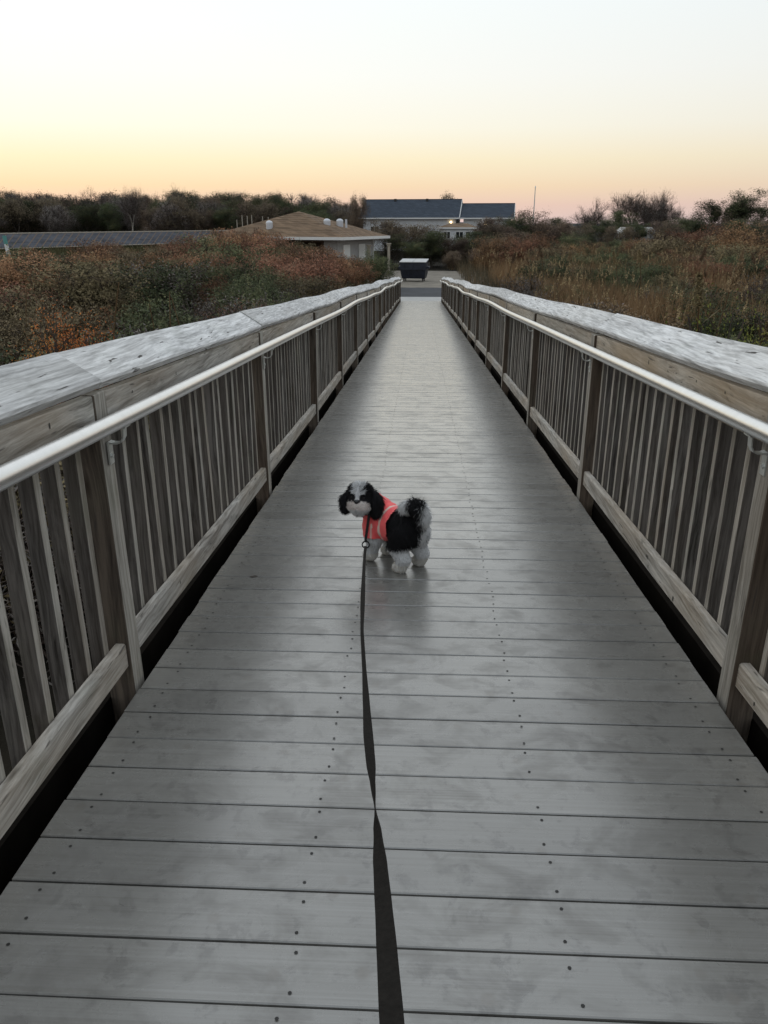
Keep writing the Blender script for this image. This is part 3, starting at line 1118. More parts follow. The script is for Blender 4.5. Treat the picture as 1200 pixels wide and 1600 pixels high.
# ------------------------------------------------------------------ uncountable undergrowth
def blades(n, region, hmin, hmax, width, seed, lean=0.35):
    rg = np.random.default_rng(seed)
    P = np.array([region(rg) for _ in range(n)])
    h = rg.uniform(hmin, hmax, n)
    a = rg.uniform(0, 2 * PI, n)
    ln = np.abs(rg.normal(0, lean, n)) * h
    dx, dy = np.cos(a) * ln, np.sin(a) * ln
    fa = rg.uniform(0, PI, n)
    w = width * rg.uniform(0.6, 1.4, n)
    wx, wy = np.cos(fa) * w, np.sin(fa) * w
    V = np.zeros((n, 6, 3), np.float32)
    for k, (u, ww) in enumerate(((0, 1.0), (0.55, 0.8), (1.0, 0.12))):
        cx = P[:, 0] + dx * u * u
        cy = P[:, 1] + dy * u * u
        cz = GROUND - 0.08 + h * u
        V[:, 2 * k] = np.stack([cx - wx * ww, cy - wy * ww, cz], 1)
        V[:, 2 * k + 1] = np.stack([cx + wx * ww, cy + wy * ww, cz], 1)
    base = (np.arange(n) * 6)[:, None]
    F = np.concatenate([base + np.array([[0, 1, 3, 2]]), base + np.array([[2, 3, 5, 4]])])
    # patches of one tone
    tone = np.array([mnoise.noise(Vector((p[0] * 0.22, p[1] * 0.16, seed))) for p in P])
    var = np.clip(0.5 + 0.55 * tone + rg.normal(0, 0.18, n), 0, 1)
    return V.reshape(-1, 3), F, np.repeat(var, 6)


def blade_stuff(name, mat, label, cat, *a, **k):
    V, F, var = blades(*a, **k)
    o = link(name, np_mesh(name, V, F, mat, {'var': var}))
    tag(o, label, cat, kind='stuff')
    return o


def stuff_mat(name, cols):
    t = NT(name)
    at_ = t.n('ShaderNodeAttribute', attribute_name='var')
    c = t.ramp(at_.outputs['Fac'], [(i / (len(cols) - 1), c) for i, c in enumerate(cols)])
    t.l(c, t.b.inputs['Base Color'])
    t.b.inputs['Roughness'].default_value = 0.8
    t.b.inputs['Specular IOR Level'].default_value = 0.15
    return t.m


M['grass_l'] = stuff_mat('marsh_grass_green', [(0.030, 0.034, 0.014), (0.060, 0.062, 0.026), (0.095, 0.085, 0.040), (0.17, 0.13, 0.07)])
M['grass_r'] = stuff_mat('marsh_grass_brown', [(0.045, 0.045, 0.028), (0.09, 0.080, 0.052), (0.15, 0.115, 0.070), (0.24, 0.16, 0.090)])
M['grass_n'] = stuff_mat('marsh_grass_grey', [(0.030, 0.032, 0.022), (0.065, 0.062, 0.048), (0.10, 0.09, 0.072), (0.15, 0.13, 0.10)])
M['reed_mat'] = stuff_mat('reed_tan', [(0.12, 0.072, 0.036), (0.21, 0.13, 0.065), (0.30, 0.20, 0.11), (0.26, 0.145, 0.065)])
blade_stuff('undergrowth', M['grass_l'], 'dark green and straw marsh grass between the shrubs left of the boardwalk', 'grass',
            40000, reg_left(8.5, 46, 2.6), 0.4, 1.2, 0.008, 31)
blade_stuff('undergrowth', M['grass_n'], 'dark grey-green marsh grass close behind the right railing', 'grass',
            20000, reg_right(8.5, 24, 2.6), 0.4, 1.15, 0.007, 36)
blade_stuff('undergrowth', M['grass_r'], 'dull brown marsh grass among the reeds right of the boardwalk', 'grass',
            36000, reg_right(22, 70, 3.0), 0.4, 1.15, 0.010, 32)
blade_stuff('reeds', M['reed_mat'], 'tan standing reeds in a band across the marsh right of the boardwalk', 'reeds',
            26000, reg_right(22, 78, 4.5, 3, 0.12), 0.8, 1.9, 0.013, 33, lean=0.22)
blade_stuff('far_reeds', M['grass_r'], 'low brown marsh vegetation far off in front of the right-hand trees', 'marsh',
            42000, reg_right(70, 135, 2.5, 6), 0.6, 1.5, 0.035, 34, lean=0.3)
blade_stuff('far_scrub', M['grass_l'], 'low dark scrub between the left thicket and the sloped panels', 'scrub',
            40000, reg_left(52, 118, 12, 4), 0.5, 1.5, 0.03, 35, lean=0.3)

# single reed plumes that stand out
def reed_mesh(seed):
    rng = np.random.default_rng(seed)
    H = 1.0
    bend = rng.uniform(0.05, 0.15)
    pts = [np.array([bend * u * u, 0, H * u]) for u in np.linspace(0, 1, 6)]
    segs = [(*pts[i], *pts[i + 1], 0.0045, 0.004) for i in range(5)]
    st = segs_mesh('stalk', segs, M['reed_mat'])
    n = 700
    u = rng.random(n)
    C = np.stack([bend + 0.05 * u + rng.normal(0, 0.018, n) * (1 - 0.6 * u) * 1.2, rng.normal(0, 0.018, n) * (1 - 0.6 * u), 0.93 + 0.17 * u], 1)
    V, F = leaf_quads(C, 0.022, rng, 0.2, up=0.8)
    pl = np_mesh('plume', V, F, M['leaf_tan'], {'var': np.repeat(rng.random(n), 4)})
    nb = 7
    Cb = np.stack([bend * 0.3 + rng.normal(0, 0.03, nb), rng.normal(0, 0.03, nb), rng.uniform(0.25, 0.8, nb)], 1)
    V, F = leaf_quads(Cb, 0.22, rng, 0.07, up=1.0)
    lf = np_mesh('leaf', V, F, M['leaf_olive'], {'var': np.repeat(rng.random(nb), 4)})
    return st, pl, lf


REEDS = [reed_mesh(200 + i) for i in range(4)]


def reed(px, py, Y, label, group, plume=True, big=1.0):
    """a plume whose top is seen at px,py"""
    p = at(px, py, Y)
    h = (p.z - GROUND) / 1.08
    st, pl, lf = REEDS[random.randrange(4)]
    r = empty('plumed_reed', (p.x, p.y, GROUND - 0.05), random.uniform(0, 6.28))
    r.scale = (h, h, h)
    tag(r, label, 'reed', group)
    link('stalk', st, r)
    if plume:
        link('plume', pl, r)['kind'] = 'stuff'
    link('leaves', lf, r)


for px, py, Y in [(1172, 470, 9.5), (1110, 425, 12), (1128, 410, 15)]:
    reed(px, py, Y, 'large feathery tan reed plume near the right edge above the railing', 'big reed plumes at the right edge')
for px, py in [(955, 390), (975, 392), (1060, 395), (1085, 385), (1110, 388), (856, 385), (838, 392), (1010, 388), (900, 392),
               (1150, 385), (1188, 392), (1030, 398), (925, 385), (880, 396), (1168, 398), (815, 395), (792, 398), (1075, 402), (990, 400), (945, 402)]:
    reed(px, py + random.uniform(-4, 6), random.uniform(28, 50), 'tan plumed reed rising from the reed band right of the boardwalk', 'plumed reeds in the right-hand marsh')
for px, py in [(100, 490), (148, 415), (252, 430), (240, 455), (20, 430), (42, 470), (288, 445), (340, 470), (188, 465)]:
    reed(px, py, random.uniform(11, 17), 'thin pale reed standing up from the green scrub left of the boardwalk', 'pale reeds left of the boardwalk', False)

PV, PF, PVAR = [], [], []
prg = np.random.default_rng(91)
preg = reg_right(20, 75, 4.0, 3, 0.05)
for q in range(650):
    x_, y_ = preg(prg)
    zt = GROUND + prg.uniform(1.1, 2.1)
    m = 34
    u = prg.random(m)
    ln = prg.normal(0, 0.06)
    C = np.stack([x_ + ln * u + prg.normal(0, 0.028, m) * (1.1 - u), y_ + prg.normal(0, 0.028, m) * (1.1 - u), zt + 0.30 * u], 1)
    V, F = leaf_quads(C, 0.065, prg, 0.28, up=0.9)
    PF.append(F + 4 * 34 * q)
    PV.append(V)
    PVAR.append(np.repeat(np.clip(prg.random() * 0.6 + prg.random(m) * 0.4, 0, 1), 4))
o = link('reed_plumes', np_mesh('reed_plumes', np.concatenate(PV), np.concatenate(PF), M['leaf_tan'], {'var': np.concatenate(PVAR)}))
tag(o, 'feathery tan seed heads scattered over the reed band right of the boardwalk', 'seed heads', kind='stuff')

# bushes that stand out by themselves
p = at(88, 488, 9.5)
o = plant('orange_bush', ('orange', 0), (p.x, p.y, GROUND), (p.z - GROUND) / 2.5, 0.4, 'bright orange autumn bush just behind the left railing', 'bush')
p = at(1178, 484, 9.0)
o = plant('moss_green_bush', ('moss', 0), (p.x, p.y, GROUND), (p.z - GROUND) / 1.3, 1.2, 'rounded yellow-green bush behind the right railing at the picture edge', 'bush', sxy=0.62)
p = at(585, 405, 50)
o = plant('green_bush', ('green', 0), (p.x, p.y, GROUND), 1.02, 1.2, 'fresh green bush between the brown-roofed hut and the left railing end', 'bush', sxy=0.9)
p = at(560, 412, 47)
o = plant('green_bush', ('green', 1), (p.x - 0.4, p.y, GROUND), 0.9, 2.2, 'dark green bush in front of the hut doors, behind the left railing', 'bush', sxy=1.0)
p = at(70, 405, 42)

# ------------------------------------------------------------------ trees
def tree_proto(key, seed, H, kind):
    rng = np.random.default_rng(seed)
    if kind == 'bare':
        thick, thin, T, D = branch(rng, H, 0.62, 1, 4, 0.20, kids=(2, 4), shrink=0.68, up=0.30, wig=0.12)
        thin[:, 6:] = np.maximum(thin[:, 6:], 0.011)
        tr = segs_mesh('trunk_' + key, thick, M['bark'], 6)
        n = 6500
        ci = rng.integers(0, len(T), n)
        C = T[ci] + rng.normal(size=(n, 3)) * 0.22
        V, F = leaf_quads(C, 0.50, rng, 0.030, up=0.4, dirs=D[ci])
        tw = segs_mesh('twigs_' + key, thin, M['twig'], 3)
        cr = np_mesh('crown_' + key, V, F, M['leaf_grey'], {'var': np.repeat(rng.random(n) * 0.7, 4)})
        return tr, cr, tw
    if kind == 'pine':
        thick, thin, T, D = branch(rng, H, 0.75, 1, 3, 0.20, kids=(2, 4), shrink=0.55, up=0.15, wig=0.12)
        mat, n, lf, asp, sg = M['leaf_pine'], 18000, 0.20, 0.32, np.array([0.42, 0.42, 0.22])
    elif kind == 'oak':
        thick, thin, T, D = branch(rng, H, 0.70, 1, 3, 0.20, kids=(3, 5), shrink=0.62, up=0.25)
        mat, n, lf, asp, sg = M['leaf_woodb'], 17000, 0.18, 0.5, np.array([0.40, 0.40, 0.32])
    else:
        thick, thin, T, D = branch(rng, H, 0.62, 1, 4, 0.17, kids=(2, 4), shrink=0.60, up=0.4)
        mat, n, lf, asp, sg = M['leaf_grey'], 12000, 0.34, 0.08, np.array([0.30, 0.30, 0.28])
    ci = rng.integers(0, len(T), n)
    C = T[ci] + rng.normal(size=(n, 3)) * sg
    low = rng.random(n) < 0.22
    C[low, 2] *= rng.uniform(0.25, 0.9, low.sum())
    V, F = leaf_quads(C, lf, rng, asp, up=0.2)
    tn = np.array([mnoise.noise(Vector((p[0] * 0.8, p[1] * 0.8, p[2] * 0.8 + seed))) for p in C])
    var = np.clip(0.5 + 0.7 * tn + 0.12 * rng.normal(size=n), 0, 1)
    out = (C - T[ci]) / sg
    ctr = C - np.array([0, 0, H * 0.55])
    out = 0.6 * out + 1.0 * ctr / (np.linalg.norm(ctr, axis=1, keepdims=True) + 1e-6)
    out /= np.linalg.norm(out, axis=1, keepdims=True) + 1e-6
    thin[:, 6:] = np.maximum(thin[:, 6:], 0.018)
    tr = segs_mesh('trunk_' + key, thick, M['bark'], 6)
    tw = segs_mesh('twigs_' + key, thin, M['twig'], 3)
    cr = np_mesh('crown_' + key, V, F, mat, {'var': np.repeat(var, 4), 'nrm': np.repeat(out, 4, axis=0)})
    return tr, cr, tw


TREES = {}
for i in range(3):
    TREES['oak', i] = tree_proto('oak', 300 + i, 9.0, 'oak')
    TREES['thin', i] = tree_proto('thin', 320 + i, 9.0, 'thin')
    TREES['pine', i] = tree_proto('pine', 340 + i, 9.0, 'pine')
for i in range(3):
    TREES['bare', i] = tree_proto('bare', 360 + i, 9.0, 'bare')
# pale-barked variant of a thin tree
_t = TREES['bare', 1]
pale_trunk = _t[0].copy()
pale_trunk.materials.clear()
pale_trunk.materials.append(M['bark_pale'])
TREES['pale', 0] = (pale_trunk, _t[1], _t[2])


def tree(key, x, y, h, label, group=None, sxy=1.0, rz=None):
    tr, cr, tw = TREES[key]
    r = empty('tree', (x, y, GROUND - 0.1), random.uniform(0, 6.28) if rz is None else rz)
    r.scale = (h / 9 * sxy, h / 9 * sxy, h / 9)
    tag(r, label, 'tree', group)
    t_ = link('trunk', tr, r)
    c_ = link('crown', cr, r)
    link('twigs', tw, c_)
    return r


def tree_px(key, px, py, Y, label, group=None, sxy=1.0):
    p = at(px, py, Y)
    return tree(key, p.x, p.y, p.z - GROUND + 0.1, label, group, sxy)


# treeline behind the sloped panels: tops follow the photograph's skyline
rt = random.Random(5)
SKYL = [(-60, 296), (0, 299), (30, 303), (60, 308), (100, 309), (140, 305), (190, 303), (230, 312), (285, 300), (330, 308),
        (370, 303), (410, 306), (440, 305), (480, 309), (520, 314), (545, 320), (575, 326)]


def skyline(px):
    for (a, ya), (b, yb) in zip(SKYL, SKYL[1:]):
        if a <= px <= b:
            return ya + (yb - ya) * (px - a) / (b - a)
    return 320


TL = {
    'oak': 'brown-leaved tree in the far wood behind the sloped panels',
    'thin': 'grey leafless tree in the far wood behind the sloped panels',
    'pine': 'dark evergreen tree in the far wood behind the sloped panels',
}
for row, (Y, dy, stepx) in enumerate(((128, 16, 22), (142, 7, 20), (158, 1, 19))):
    px = -70 + row * 7
    while px < 575:
        kd = rt.choices(('oak', 'thin', 'pine'), (0.36, 0.38, 0.26))[0]
        y_ = Y + rt.uniform(-5, 5)
        py = skyline(max(-60, min(575, px))) + dy - 2 + rt.uniform(-6, 6)
        rown = ('front', 'heart', 'skyline')[row]
        part = 'left %s of ' % rown if px < 180 else ('middle %s of ' % rown if px < 380 else 'right %s of ' % rown)
        lab = TL[kd].replace('in the far wood', 'at the ' + part + 'the far wood')
        tree_px((kd, rt.randrange(3)), px, py, y_, lab, 'trees of the far wood', sxy=rt.uniform(0.85, 1.2))
        px += stepx * rt.uniform(0.75, 1.25)
# those that rise above the wood
tree_px(('pale', 0), 196, 290, 124, 'pale-trunked bare tree rising above the far wood', sxy=0.62)
tree_px(('bare', 0), 140, 291, 140, 'wispy bare tree standing above the left part of the far wood', sxy=0.7)
tree_px(('bare', 2), 285, 290, 140, 'wispy bare tree standing above the middle of the far wood', sxy=0.8)
tree_px(('oak', 1), 566, 304, 118, 'small brown-leaved tree beside the left gable of the blue-roofed house', sxy=0.45)
tree_px(('oak', 2), 697, 302, 160, 'tree top showing over the ridge of the blue-roofed house', sxy=0.7)
# right-hand side
tree_px(('bare', 0), 928, 308, 120, 'round leafless tree standing alone right of the flagpole', sxy=1.0)
tree_px(('bare', 1), 988, 298, 118, 'tall leafless tree, leftmost of the clump at right', 'bare trees of the right-hand clump', sxy=1.0)
tree_px(('bare', 2), 1016, 297, 122, 'tall leafless tree in the middle of the clump at right', 'bare trees of the right-hand clump', sxy=1.0)
tree_px(('bare', 0), 1046, 299, 118, 'tall leafless tree, rightmost of the clump at right', 'bare trees of the right-hand clump', sxy=1.0)
tree_px(('pine', 0), 972, 330, 112, 'low dark evergreen under the leafless clump at right', sxy=0.9)
tree_px(('pine', 1), 1118, 312, 108, 'dark brownish evergreen tree left of the tallest right-hand tree', sxy=0.85)
tree_px(('pine', 2), 1172, 297, 104, 'tallest dark tree near the right edge with a broad brown-tinged crown', sxy=1.15)
tree_px(('oak', 0), 1150, 318, 115, 'brown-leaved tree half hidden behind the tallest right-hand tree', sxy=0.7)
tree_px(('pine', 0), 1206, 312, 108, 'dark tree cut by the right edge of the picture', sxy=0.8)
for k, (px, py, kd) in enumerate(((770, 341, 'oak'), (795, 338, 'pine'), (824, 328, 'oak'), (862, 341, 'pine'), (886, 345, 'oak'), (910, 347, 'oak'),
                                  (940, 344, 'pine'), (1000, 348, 'pine'), (1035, 344, 'oak'), (1066, 343, 'pine'), (1092, 338, 'pine'), (1132, 345, 'oak'),
                                  (1160, 344, 'pine'), (1190, 342, 'oak'), (846, 345, 'oak'), (1050, 350, 'oak'), (980, 352, 'oak'))):
    tree_px((kd, k % 3), px, py, 92 + (k % 4) * 3, 'low %s tree in the right-hand hedge line, %s' % ('brown-leaved' if kd == 'oak' else 'dark evergreen',
            'near the house end' if px < 810 else 'beside the flagpole' if px < 870 else 'left of the round bare tree' if px < 920 else 'under the round bare tree' if px < 960 else
            'under the leafless clump' if px < 1060 else 'left of the tallest tree' if px < 1140 else 'at the picture edge'),
            'hedge line trees at right', sxy=1.25)
# bushes between the dumpster and the houses
for k, (px, py, Y, kd) in enumerate(((598, 345, 76, 'oak'), (625, 352, 78, 'oak'), (652, 349, 76, 'oak'), (676, 362, 74, 'pine'), (700, 372, 73, 'oak'), (727, 372, 76, 'oak'),
                                     (752, 362, 80, 'pine'), (640, 378, 71, 'pine'), (610, 366, 72, 'pine'), (775, 352, 84, 'oak'), (800, 352, 86, 'oak'), (745, 388, 70, 'oak'), (712, 393, 69, 'oak'),
                                     (780, 372, 74, 'oak'), (815, 362, 80, 'oak'))):
    tree_px((kd, k % 3), px, py, Y, 'small bushy %s tree %s' % ('brown-leaved' if kd == 'oak' else 'dark evergreen',
            'between the hut and the blue-roofed house' if px < 615 else 'rising behind the dumpster' if px < 660 else 'right of the dumpster, before the outbuilding' if px < 710 else
            'below the outbuilding windows' if px < 750 else 'right of the outbuilding, before the porch' if px < 785 else 'at the right end of the blue-roofed house'),
            'bushy trees behind the dumpster', sxy=1.35)
# ------------------------------------------------------------------ buildings
def shingle_mat(name, col, var=0.35, sx=0.35, sy=0.16):
    t = NT(name)
    tc = t.n('ShaderNodeTexCoord')
    br = t.n('ShaderNodeTexBrick')
    br.inputs['Scale'].default_value = 1.0
    br.inputs['Brick Width'].default_value = sx
    br.inputs['Row Height'].default_value = sy
    br.inputs['Mortar Size'].default_value = 0.008
    br.inputs['Color1'].default_value = (*[c * (1 - var) for c in col], 1)
    br.inputs['Color2'].default_value = (*[c * (1 + var) for c in col], 1)
    br.inputs['Mortar'].default_value = (*[c * 0.4 for c in col], 1)
    # run the courses along the slope: use x+y along, z up
    t.l(tc.outputs['Object'], br.inputs['Vector'])
    sx_ = t.n('ShaderNodeSeparateXYZ')
    t.l(tc.outputs['Object'], sx_.inputs[0])
    ad = t.n('ShaderNodeMath', operation='ADD')
    t.l(sx_.outputs[0], ad.inputs[0])
    t.l(sx_.outputs[1], ad.inputs[1])
    cb = t.n('ShaderNodeCombineXYZ')
    t.l(ad.outputs[0], cb.inputs[0])
    t.l(sx_.outputs[2], cb.inputs[1])
    t.l(cb.outputs[0], br.inputs['Vector'])
    nz = t.noise(tc.outputs['Object'], 0.8, 5, 0.7)
    c = t.mix(t.ramp(nz, [(0.3, 0.0), (0.7, 0.5)]), br.outputs['Color'], tuple(c * 0.75 for c in col))
    t.l(c, t.b.inputs['Base Color'])
    t.b.inputs['Roughness'].default_value = 0.9
    t.b.inputs['Specular IOR Level'].default_value = 0.2
    return t.m


M['shingle_brown'] = shingle_mat('brown_shingles', (0.20, 0.135, 0.085))
M['shingle_blue'] = shingle_mat('blue_grey_shingles', (0.060, 0.074, 0.095), 0.2)
M['siding_grey'] = simple('grey_siding', (0.34, 0.33, 0.32), 0.8, 0, 0.1, 3)
M['siding_white'] = simple('white_siding', (0.62, 0.63, 0.64), 0.7, 0, 0.06, 2)
M['trim_white'] = simple('white_trim', (0.72, 0.71, 0.68), 0.6, 0, 0.05, 2)
M['brown_wood'] = simple('brown_boards', (0.10, 0.065, 0.042), 0.85, 0, 0.3, 2)
M['glass_dark'] = simple('dark_window_glass', (0.02, 0.022, 0.025), 0.08, 0, 0.1, 1)
M['dome'] = simple('white_dome', (0.55, 0.56, 0.58), 0.35, 0.2, 0.05, 2)
M['wood_pale'] = simple('pale_post_wood', (0.34, 0.30, 0.24), 0.85, 0, 0.2, 6)


def emit_mat(name, col, strength):
    t = NT(name)
    t.b.inputs['Emission Color'].default_value = (*col, 1)
    t.b.inputs['Emission Strength'].default_value = strength
    t.b.inputs['Base Color'].default_value = (*col, 1)
    return t.m


M['lamp_glow'] = emit_mat('warm_lamp', (1.0, 0.74, 0.40), 3.5)


def local_frame(P0, yaw):
    """x along the front, y into depth"""
    c, s = math.cos(yaw), math.sin(yaw)
    return lambda x, y, z=0.0: Vector((P0.x + c * x - s * y, P0.y + s * x + c * y, z))


def hexa(A, z0, z1):
    """prism over the four plan corners"""
    return [Vector((p.x, p.y, z0)) for p in A] + [Vector((p.x, p.y, z1)) for p in A]


HEX = [(0, 1, 2, 3), (7, 6, 5, 4), (0, 4, 5, 1), (1, 5, 6, 2), (2, 6, 7, 3), (3, 7, 4, 0)]


def lbox(L, x0, x1, y0, y1, z0, z1):
    return hexa([L(x0, y0), L(x1, y0), L(x1, y1), L(x0, y1)], z0, z1)


def lobj(L, name, mat, parent, x0, x1, y0, y1, z0, z1, bevel=0):
    return MB().add(lbox(L, x0, x1, y0, y1, z0, z1), HEX).obj(name, mat, parent, bevel=bevel)


# --- brown-roofed hut. local x runs along its right-hand face (away), y along the left-hand face
hut = empty('bath_house', (0, 0, 0))
tag(hut, 'low hut with a brown shingled pyramid roof and grey walls behind the left thicket', 'hut')
Nc = at(537, 371, 62)
ez = Nc.z                        # eave height
HL = local_frame(Nc, math.radians(90 - 20))     # x -> away to the right, y -> left
DX, DY = 9.2, 12.6
peak = HL(DX / 2, DY / 2, 2.33)
cs = [HL(0, 0, ez), HL(DX, 0, ez), HL(DX, DY, ez), HL(0, DY, ez)]
mb = MB()
low = [c + Vector((0, 0, -0.03)) for c in cs]
for i in range(4):
    j = (i + 1) % 4
    # bell the slope in courses so that the edge of each row of shingles shows
    n = 12
    for k in range(n):
        a0, b0 = cs[i].lerp(peak, k / n), cs[j].lerp(peak, k / n)
        a1, b1 = cs[i].lerp(peak, (k + 1) / n), cs[j].lerp(peak, (k + 1) / n)
        up = Vector((0, 0, 0.02))
        mb.add([a0 + up, b0 + up, b1, a1], [(0, 1, 2, 3)])
        mb.add([a0, b0, b0 + up, a0 + up], [(0, 1, 2, 3)])
mb.add(low, [(3, 2, 1, 0)])
roof = mb.obj('roof', M['shingle_brown'], hut)
for (x0, x1, y0, y1) in ((-0.03, DX + 0.03, -0.06, 0.0), (-0.03, DX + 0.03, DY, DY + 0.06), (-0.06, -0.0, -0.06, DY + 0.06), (DX, DX + 0.06, -0.06, DY + 0.06)):
    lobj(HL, 'fascia', M['trim_white'], roof, x0, x1, y0, y1, ez - 0.20, ez + 0.015)
gz = GROUND - 0.1
wz = ez - 0.035
lobj(HL, 'wall', M['siding_grey'], hut, 1.0, DX - 1.4, 1.0, 1.2, gz, wz)
lobj(HL, 'wall', M['siding_grey'], hut, 1.0, 1.2, 1.2, 2.2, gz, wz)
lobj(HL, 'wall', M['brown_wood'], hut, 2.6, 2.8, 2.2, DY - 3.0, gz, wz)
lobj(HL, 'wall', M['siding_grey'], hut, 1.0, 1.2, DY - 3.0, DY - 1.0, gz, wz)
lobj(HL, 'wall', M['siding_grey'], hut, 1.2, DX - 1.0, DY - 1.2, DY - 1.0, gz, wz)
lobj(HL, 'wall', M['siding_grey'], hut, DX - 1.4, DX - 1.2, 1.0, DY - 1.0, gz, wz)
for k in range(9):
    y0 = 2.3 + k * 0.8
    lobj(HL, 'wall_batten', M['brown_wood'], hut, 2.54, 2.60, y0, y0 + 0.08, gz, wz)
lobj(HL, 'beam', M['brown_wood'], hut, 0.9, 1.1, 2.2, DY - 3.0, wz - 0.35, wz - 0.002)
for y0 in (2.25, 4.9, 7.4):
    lobj(HL, 'post', M['brown_wood'], hut, 0.95, 1.1, y0, y0 + 0.15, gz, wz - 0.36)
for x0 in (1.9, 4.9):
    d = lobj(HL, 'door', M['trim_white'], hut, x0, x0 + 1.25, 0.93, 0.995, gz, gz + 2.25)
    lobj(HL, 'door_handle', M['steel_dark'], d, x0 + 1.05, x0 + 1.12, 0.88, 0.928, gz + 1.0, gz + 1.15)
lobj(HL, 'sign_plate', M['steel_dark'], hut, 7.0, 7.35, 0.97, 0.998, gz + 1.45, gz + 1.85)
lobj(HL, 'downpipe', M['trim_white'], hut, DX - 1.35, DX - 1.25, 0.90, 0.998, gz, wz)


def roof_vent(px, py, Y, h=0.42, r=0.30):
    p = at(px, py, Y)
    mb = MB()
    pts = [p + Vector((0, 0, -0.45)), p + Vector((0, 0, h * 0.45))]
    rs = [r * 0.92, r * 0.95]
    for k in range(1, 6):
        a = k / 5 * PI / 2
        pts.append(p + Vector((0, 0, h * 0.45 + r * 0.75 * math.sin(a))))
        rs.append(max(0.01, r * math.cos(a)))
    return mb.tube(pts, rs, 14).obj('roof_vent', M['dome'], roof, smooth=True)


roof_vent(511, 350, 66.0)
roof_vent(531, 350, 67.3)
roof_vent(421, 353, 66.0)
p = at(541, 356, 66.5)
MB().tube([p, p + Vector((0, 0, 0.65))], 0.09, 8).obj('vent_pipe', M['dome'], roof)

# --- blue-roofed house
house = empty('house', (0, 0, 0))
tag(house, 'long white house with steep blue-grey shingled roof in two steps, behind the bushes', 'house')
B0 = at(561, 340, 121)
BY = math.radians(-7)
BL = local_frame(B0, BY)
ezz = B0.z
W1 = 14.75


def gable_roof(L, x0, x1, y0, y1, ze, zrdg, mat, parent, th=0.14):
    ym = (y0 + y1) / 2
    mb = MB()
    n = 10
    for (ya, sgn) in ((y0, 1), (y1, -1)):
        for k in range(n):
            u0, u1 = k / n, (k + 1) / n
            a = L(x0, ya + (ym - ya) * u0, ze + (zrdg - ze) * u0 + 0.02)
            b = L(x1, ya + (ym - ya) * u0, ze + (zrdg - ze) * u0 + 0.02)
            c = L(x1, ya + (ym - ya) * u1, ze + (zrdg - ze) * u1)
            d = L(x0, ya + (ym - ya) * u1, ze + (zrdg - ze) * u1)
            mb.add([a, b, c, d], [(0, 1, 2, 3)])
    dn = Vector((0, 0, -th))
    for ya in (y0, y1):
        mb.add([L(x0, ya, ze) + dn, L(x1, ya, ze) + dn, L(x1, ym, zrdg) + dn, L(x0, ym, zrdg) + dn], [(0, 1, 2, 3)])
        mb.add([L(x0, ya, ze) + dn, L(x1, ya, ze) + dn, L(x1, ya, ze + 0.02), L(x0, ya, ze + 0.02)], [(0, 1, 2, 3)])
    r = mb.obj('roof', mat, parent)
    # rake boards
    for xx in (x0, x1):
        for ya in (y0, y1):
            q = MB()
            o_ = -0.06 if xx == x0 else 0.0
            A = [L(xx + o_, ya, ze - 0.24), L(xx + o_ + 0.06, ya, ze - 0.24), L(xx + o_ + 0.06, ym, zrdg - 0.24), L(xx + o_, ym, zrdg - 0.24)]
            q.add(A + [v + Vector((0, 0, 0.26)) for v in A], HEX)
            q.obj('rake_board', M['trim_white'], r)
    lobj(L, 'gutter', M['trim_white'], r, x0, x1, y0 - 0.10, y0 - 0.004, ze - 0.20, ze - 0.02)
    mbr = MB().tube([L(x0, ym, zrdg + 0.02), L(x1, ym, zrdg + 0.02)], 0.07, 6)
    mbr.obj('ridge_cap', mat, r)
    return r


def gable_walls(L, x0, x1, y0, y1, ze, zrdg, parent, ov=0.5):
    ym = (y0 + y1) / 2
    a0, a1, b0, b1 = x0 + ov, x1 - ov, y0 + ov, y1 - ov
    zt = ze + (zrdg - ze) * ov / (ym - y0) - 0.18
    lobj(L, 'wall', M['siding_white'], parent, a0, a1, b0, b0 + 0.15, gz, zt)
    lobj(L, 'wall', M['siding_white'], parent, a0, a1, b1 - 0.15, b1, gz, zt)
    for xx in (a0, a1 - 0.15):
        mb = MB()
        pr = [L(xx, b0 + 0.15, gz), L(xx, b1 - 0.15, gz), L(xx, b1 - 0.15, zt), L(xx, ym, zrdg - 0.2), L(xx, b0 + 0.15, zt)]
        dv = L(1, 0) - L(0, 0)
        dv = Vector((dv.x, dv.y, 0)) * 0.15
        vs = pr + [v + dv for v in pr]
        mb.add(vs, [(0, 1, 2, 3, 4), (9, 8, 7, 6, 5)] + [(i, (i + 1) % 5, 5 + (i + 1) % 5, 5 + i) for i in range(5)])
        mb.obj('wall', M['siding_white'], parent)
    return b0


ridge_z = at(600, 312.5, 126).z
r1 = gable_roof(BL, 0, W1, 0, 9.0, ezz, ridge_z, M['shingle_blue'], house)
yf = gable_walls(BL, 0, W1, 0, 9.0, ezz, ridge_z, house)
x2 = W1 + 0.08
W2 = 7.75
ridge2 = at(760, 318.5, 124).z
r2 = gable_roof(BL, x2, x2 + W2, 0.25, 8.6, ezz - 0.02, ridge2, M['shingle_blue'], house)
yf2 = gable_walls(BL, x2, x2 + W2, 0.25, 8.6, ezz - 0.02, ridge2, house)


def window(L, x0, x1, z0, z1, yf, parent, mull=1):
    w = lobj(L, 'window', M['trim_white'], parent, x0, x1, yf - 0.06, yf - 0.003, z0, z1)
    n = mull + 1
    for k in range(n):
        a = x0 + 0.07 + (x1 - x0 - 0.07) * k / n
        b = x0 + (x1 - x0 - 0.07) * (k + 1) / n + 0.0
        lobj(L, 'pane', M['glass_dark'], w, a, b, yf - 0.075, yf - 0.061, z0 + 0.08, z1 - 0.08)
    return w


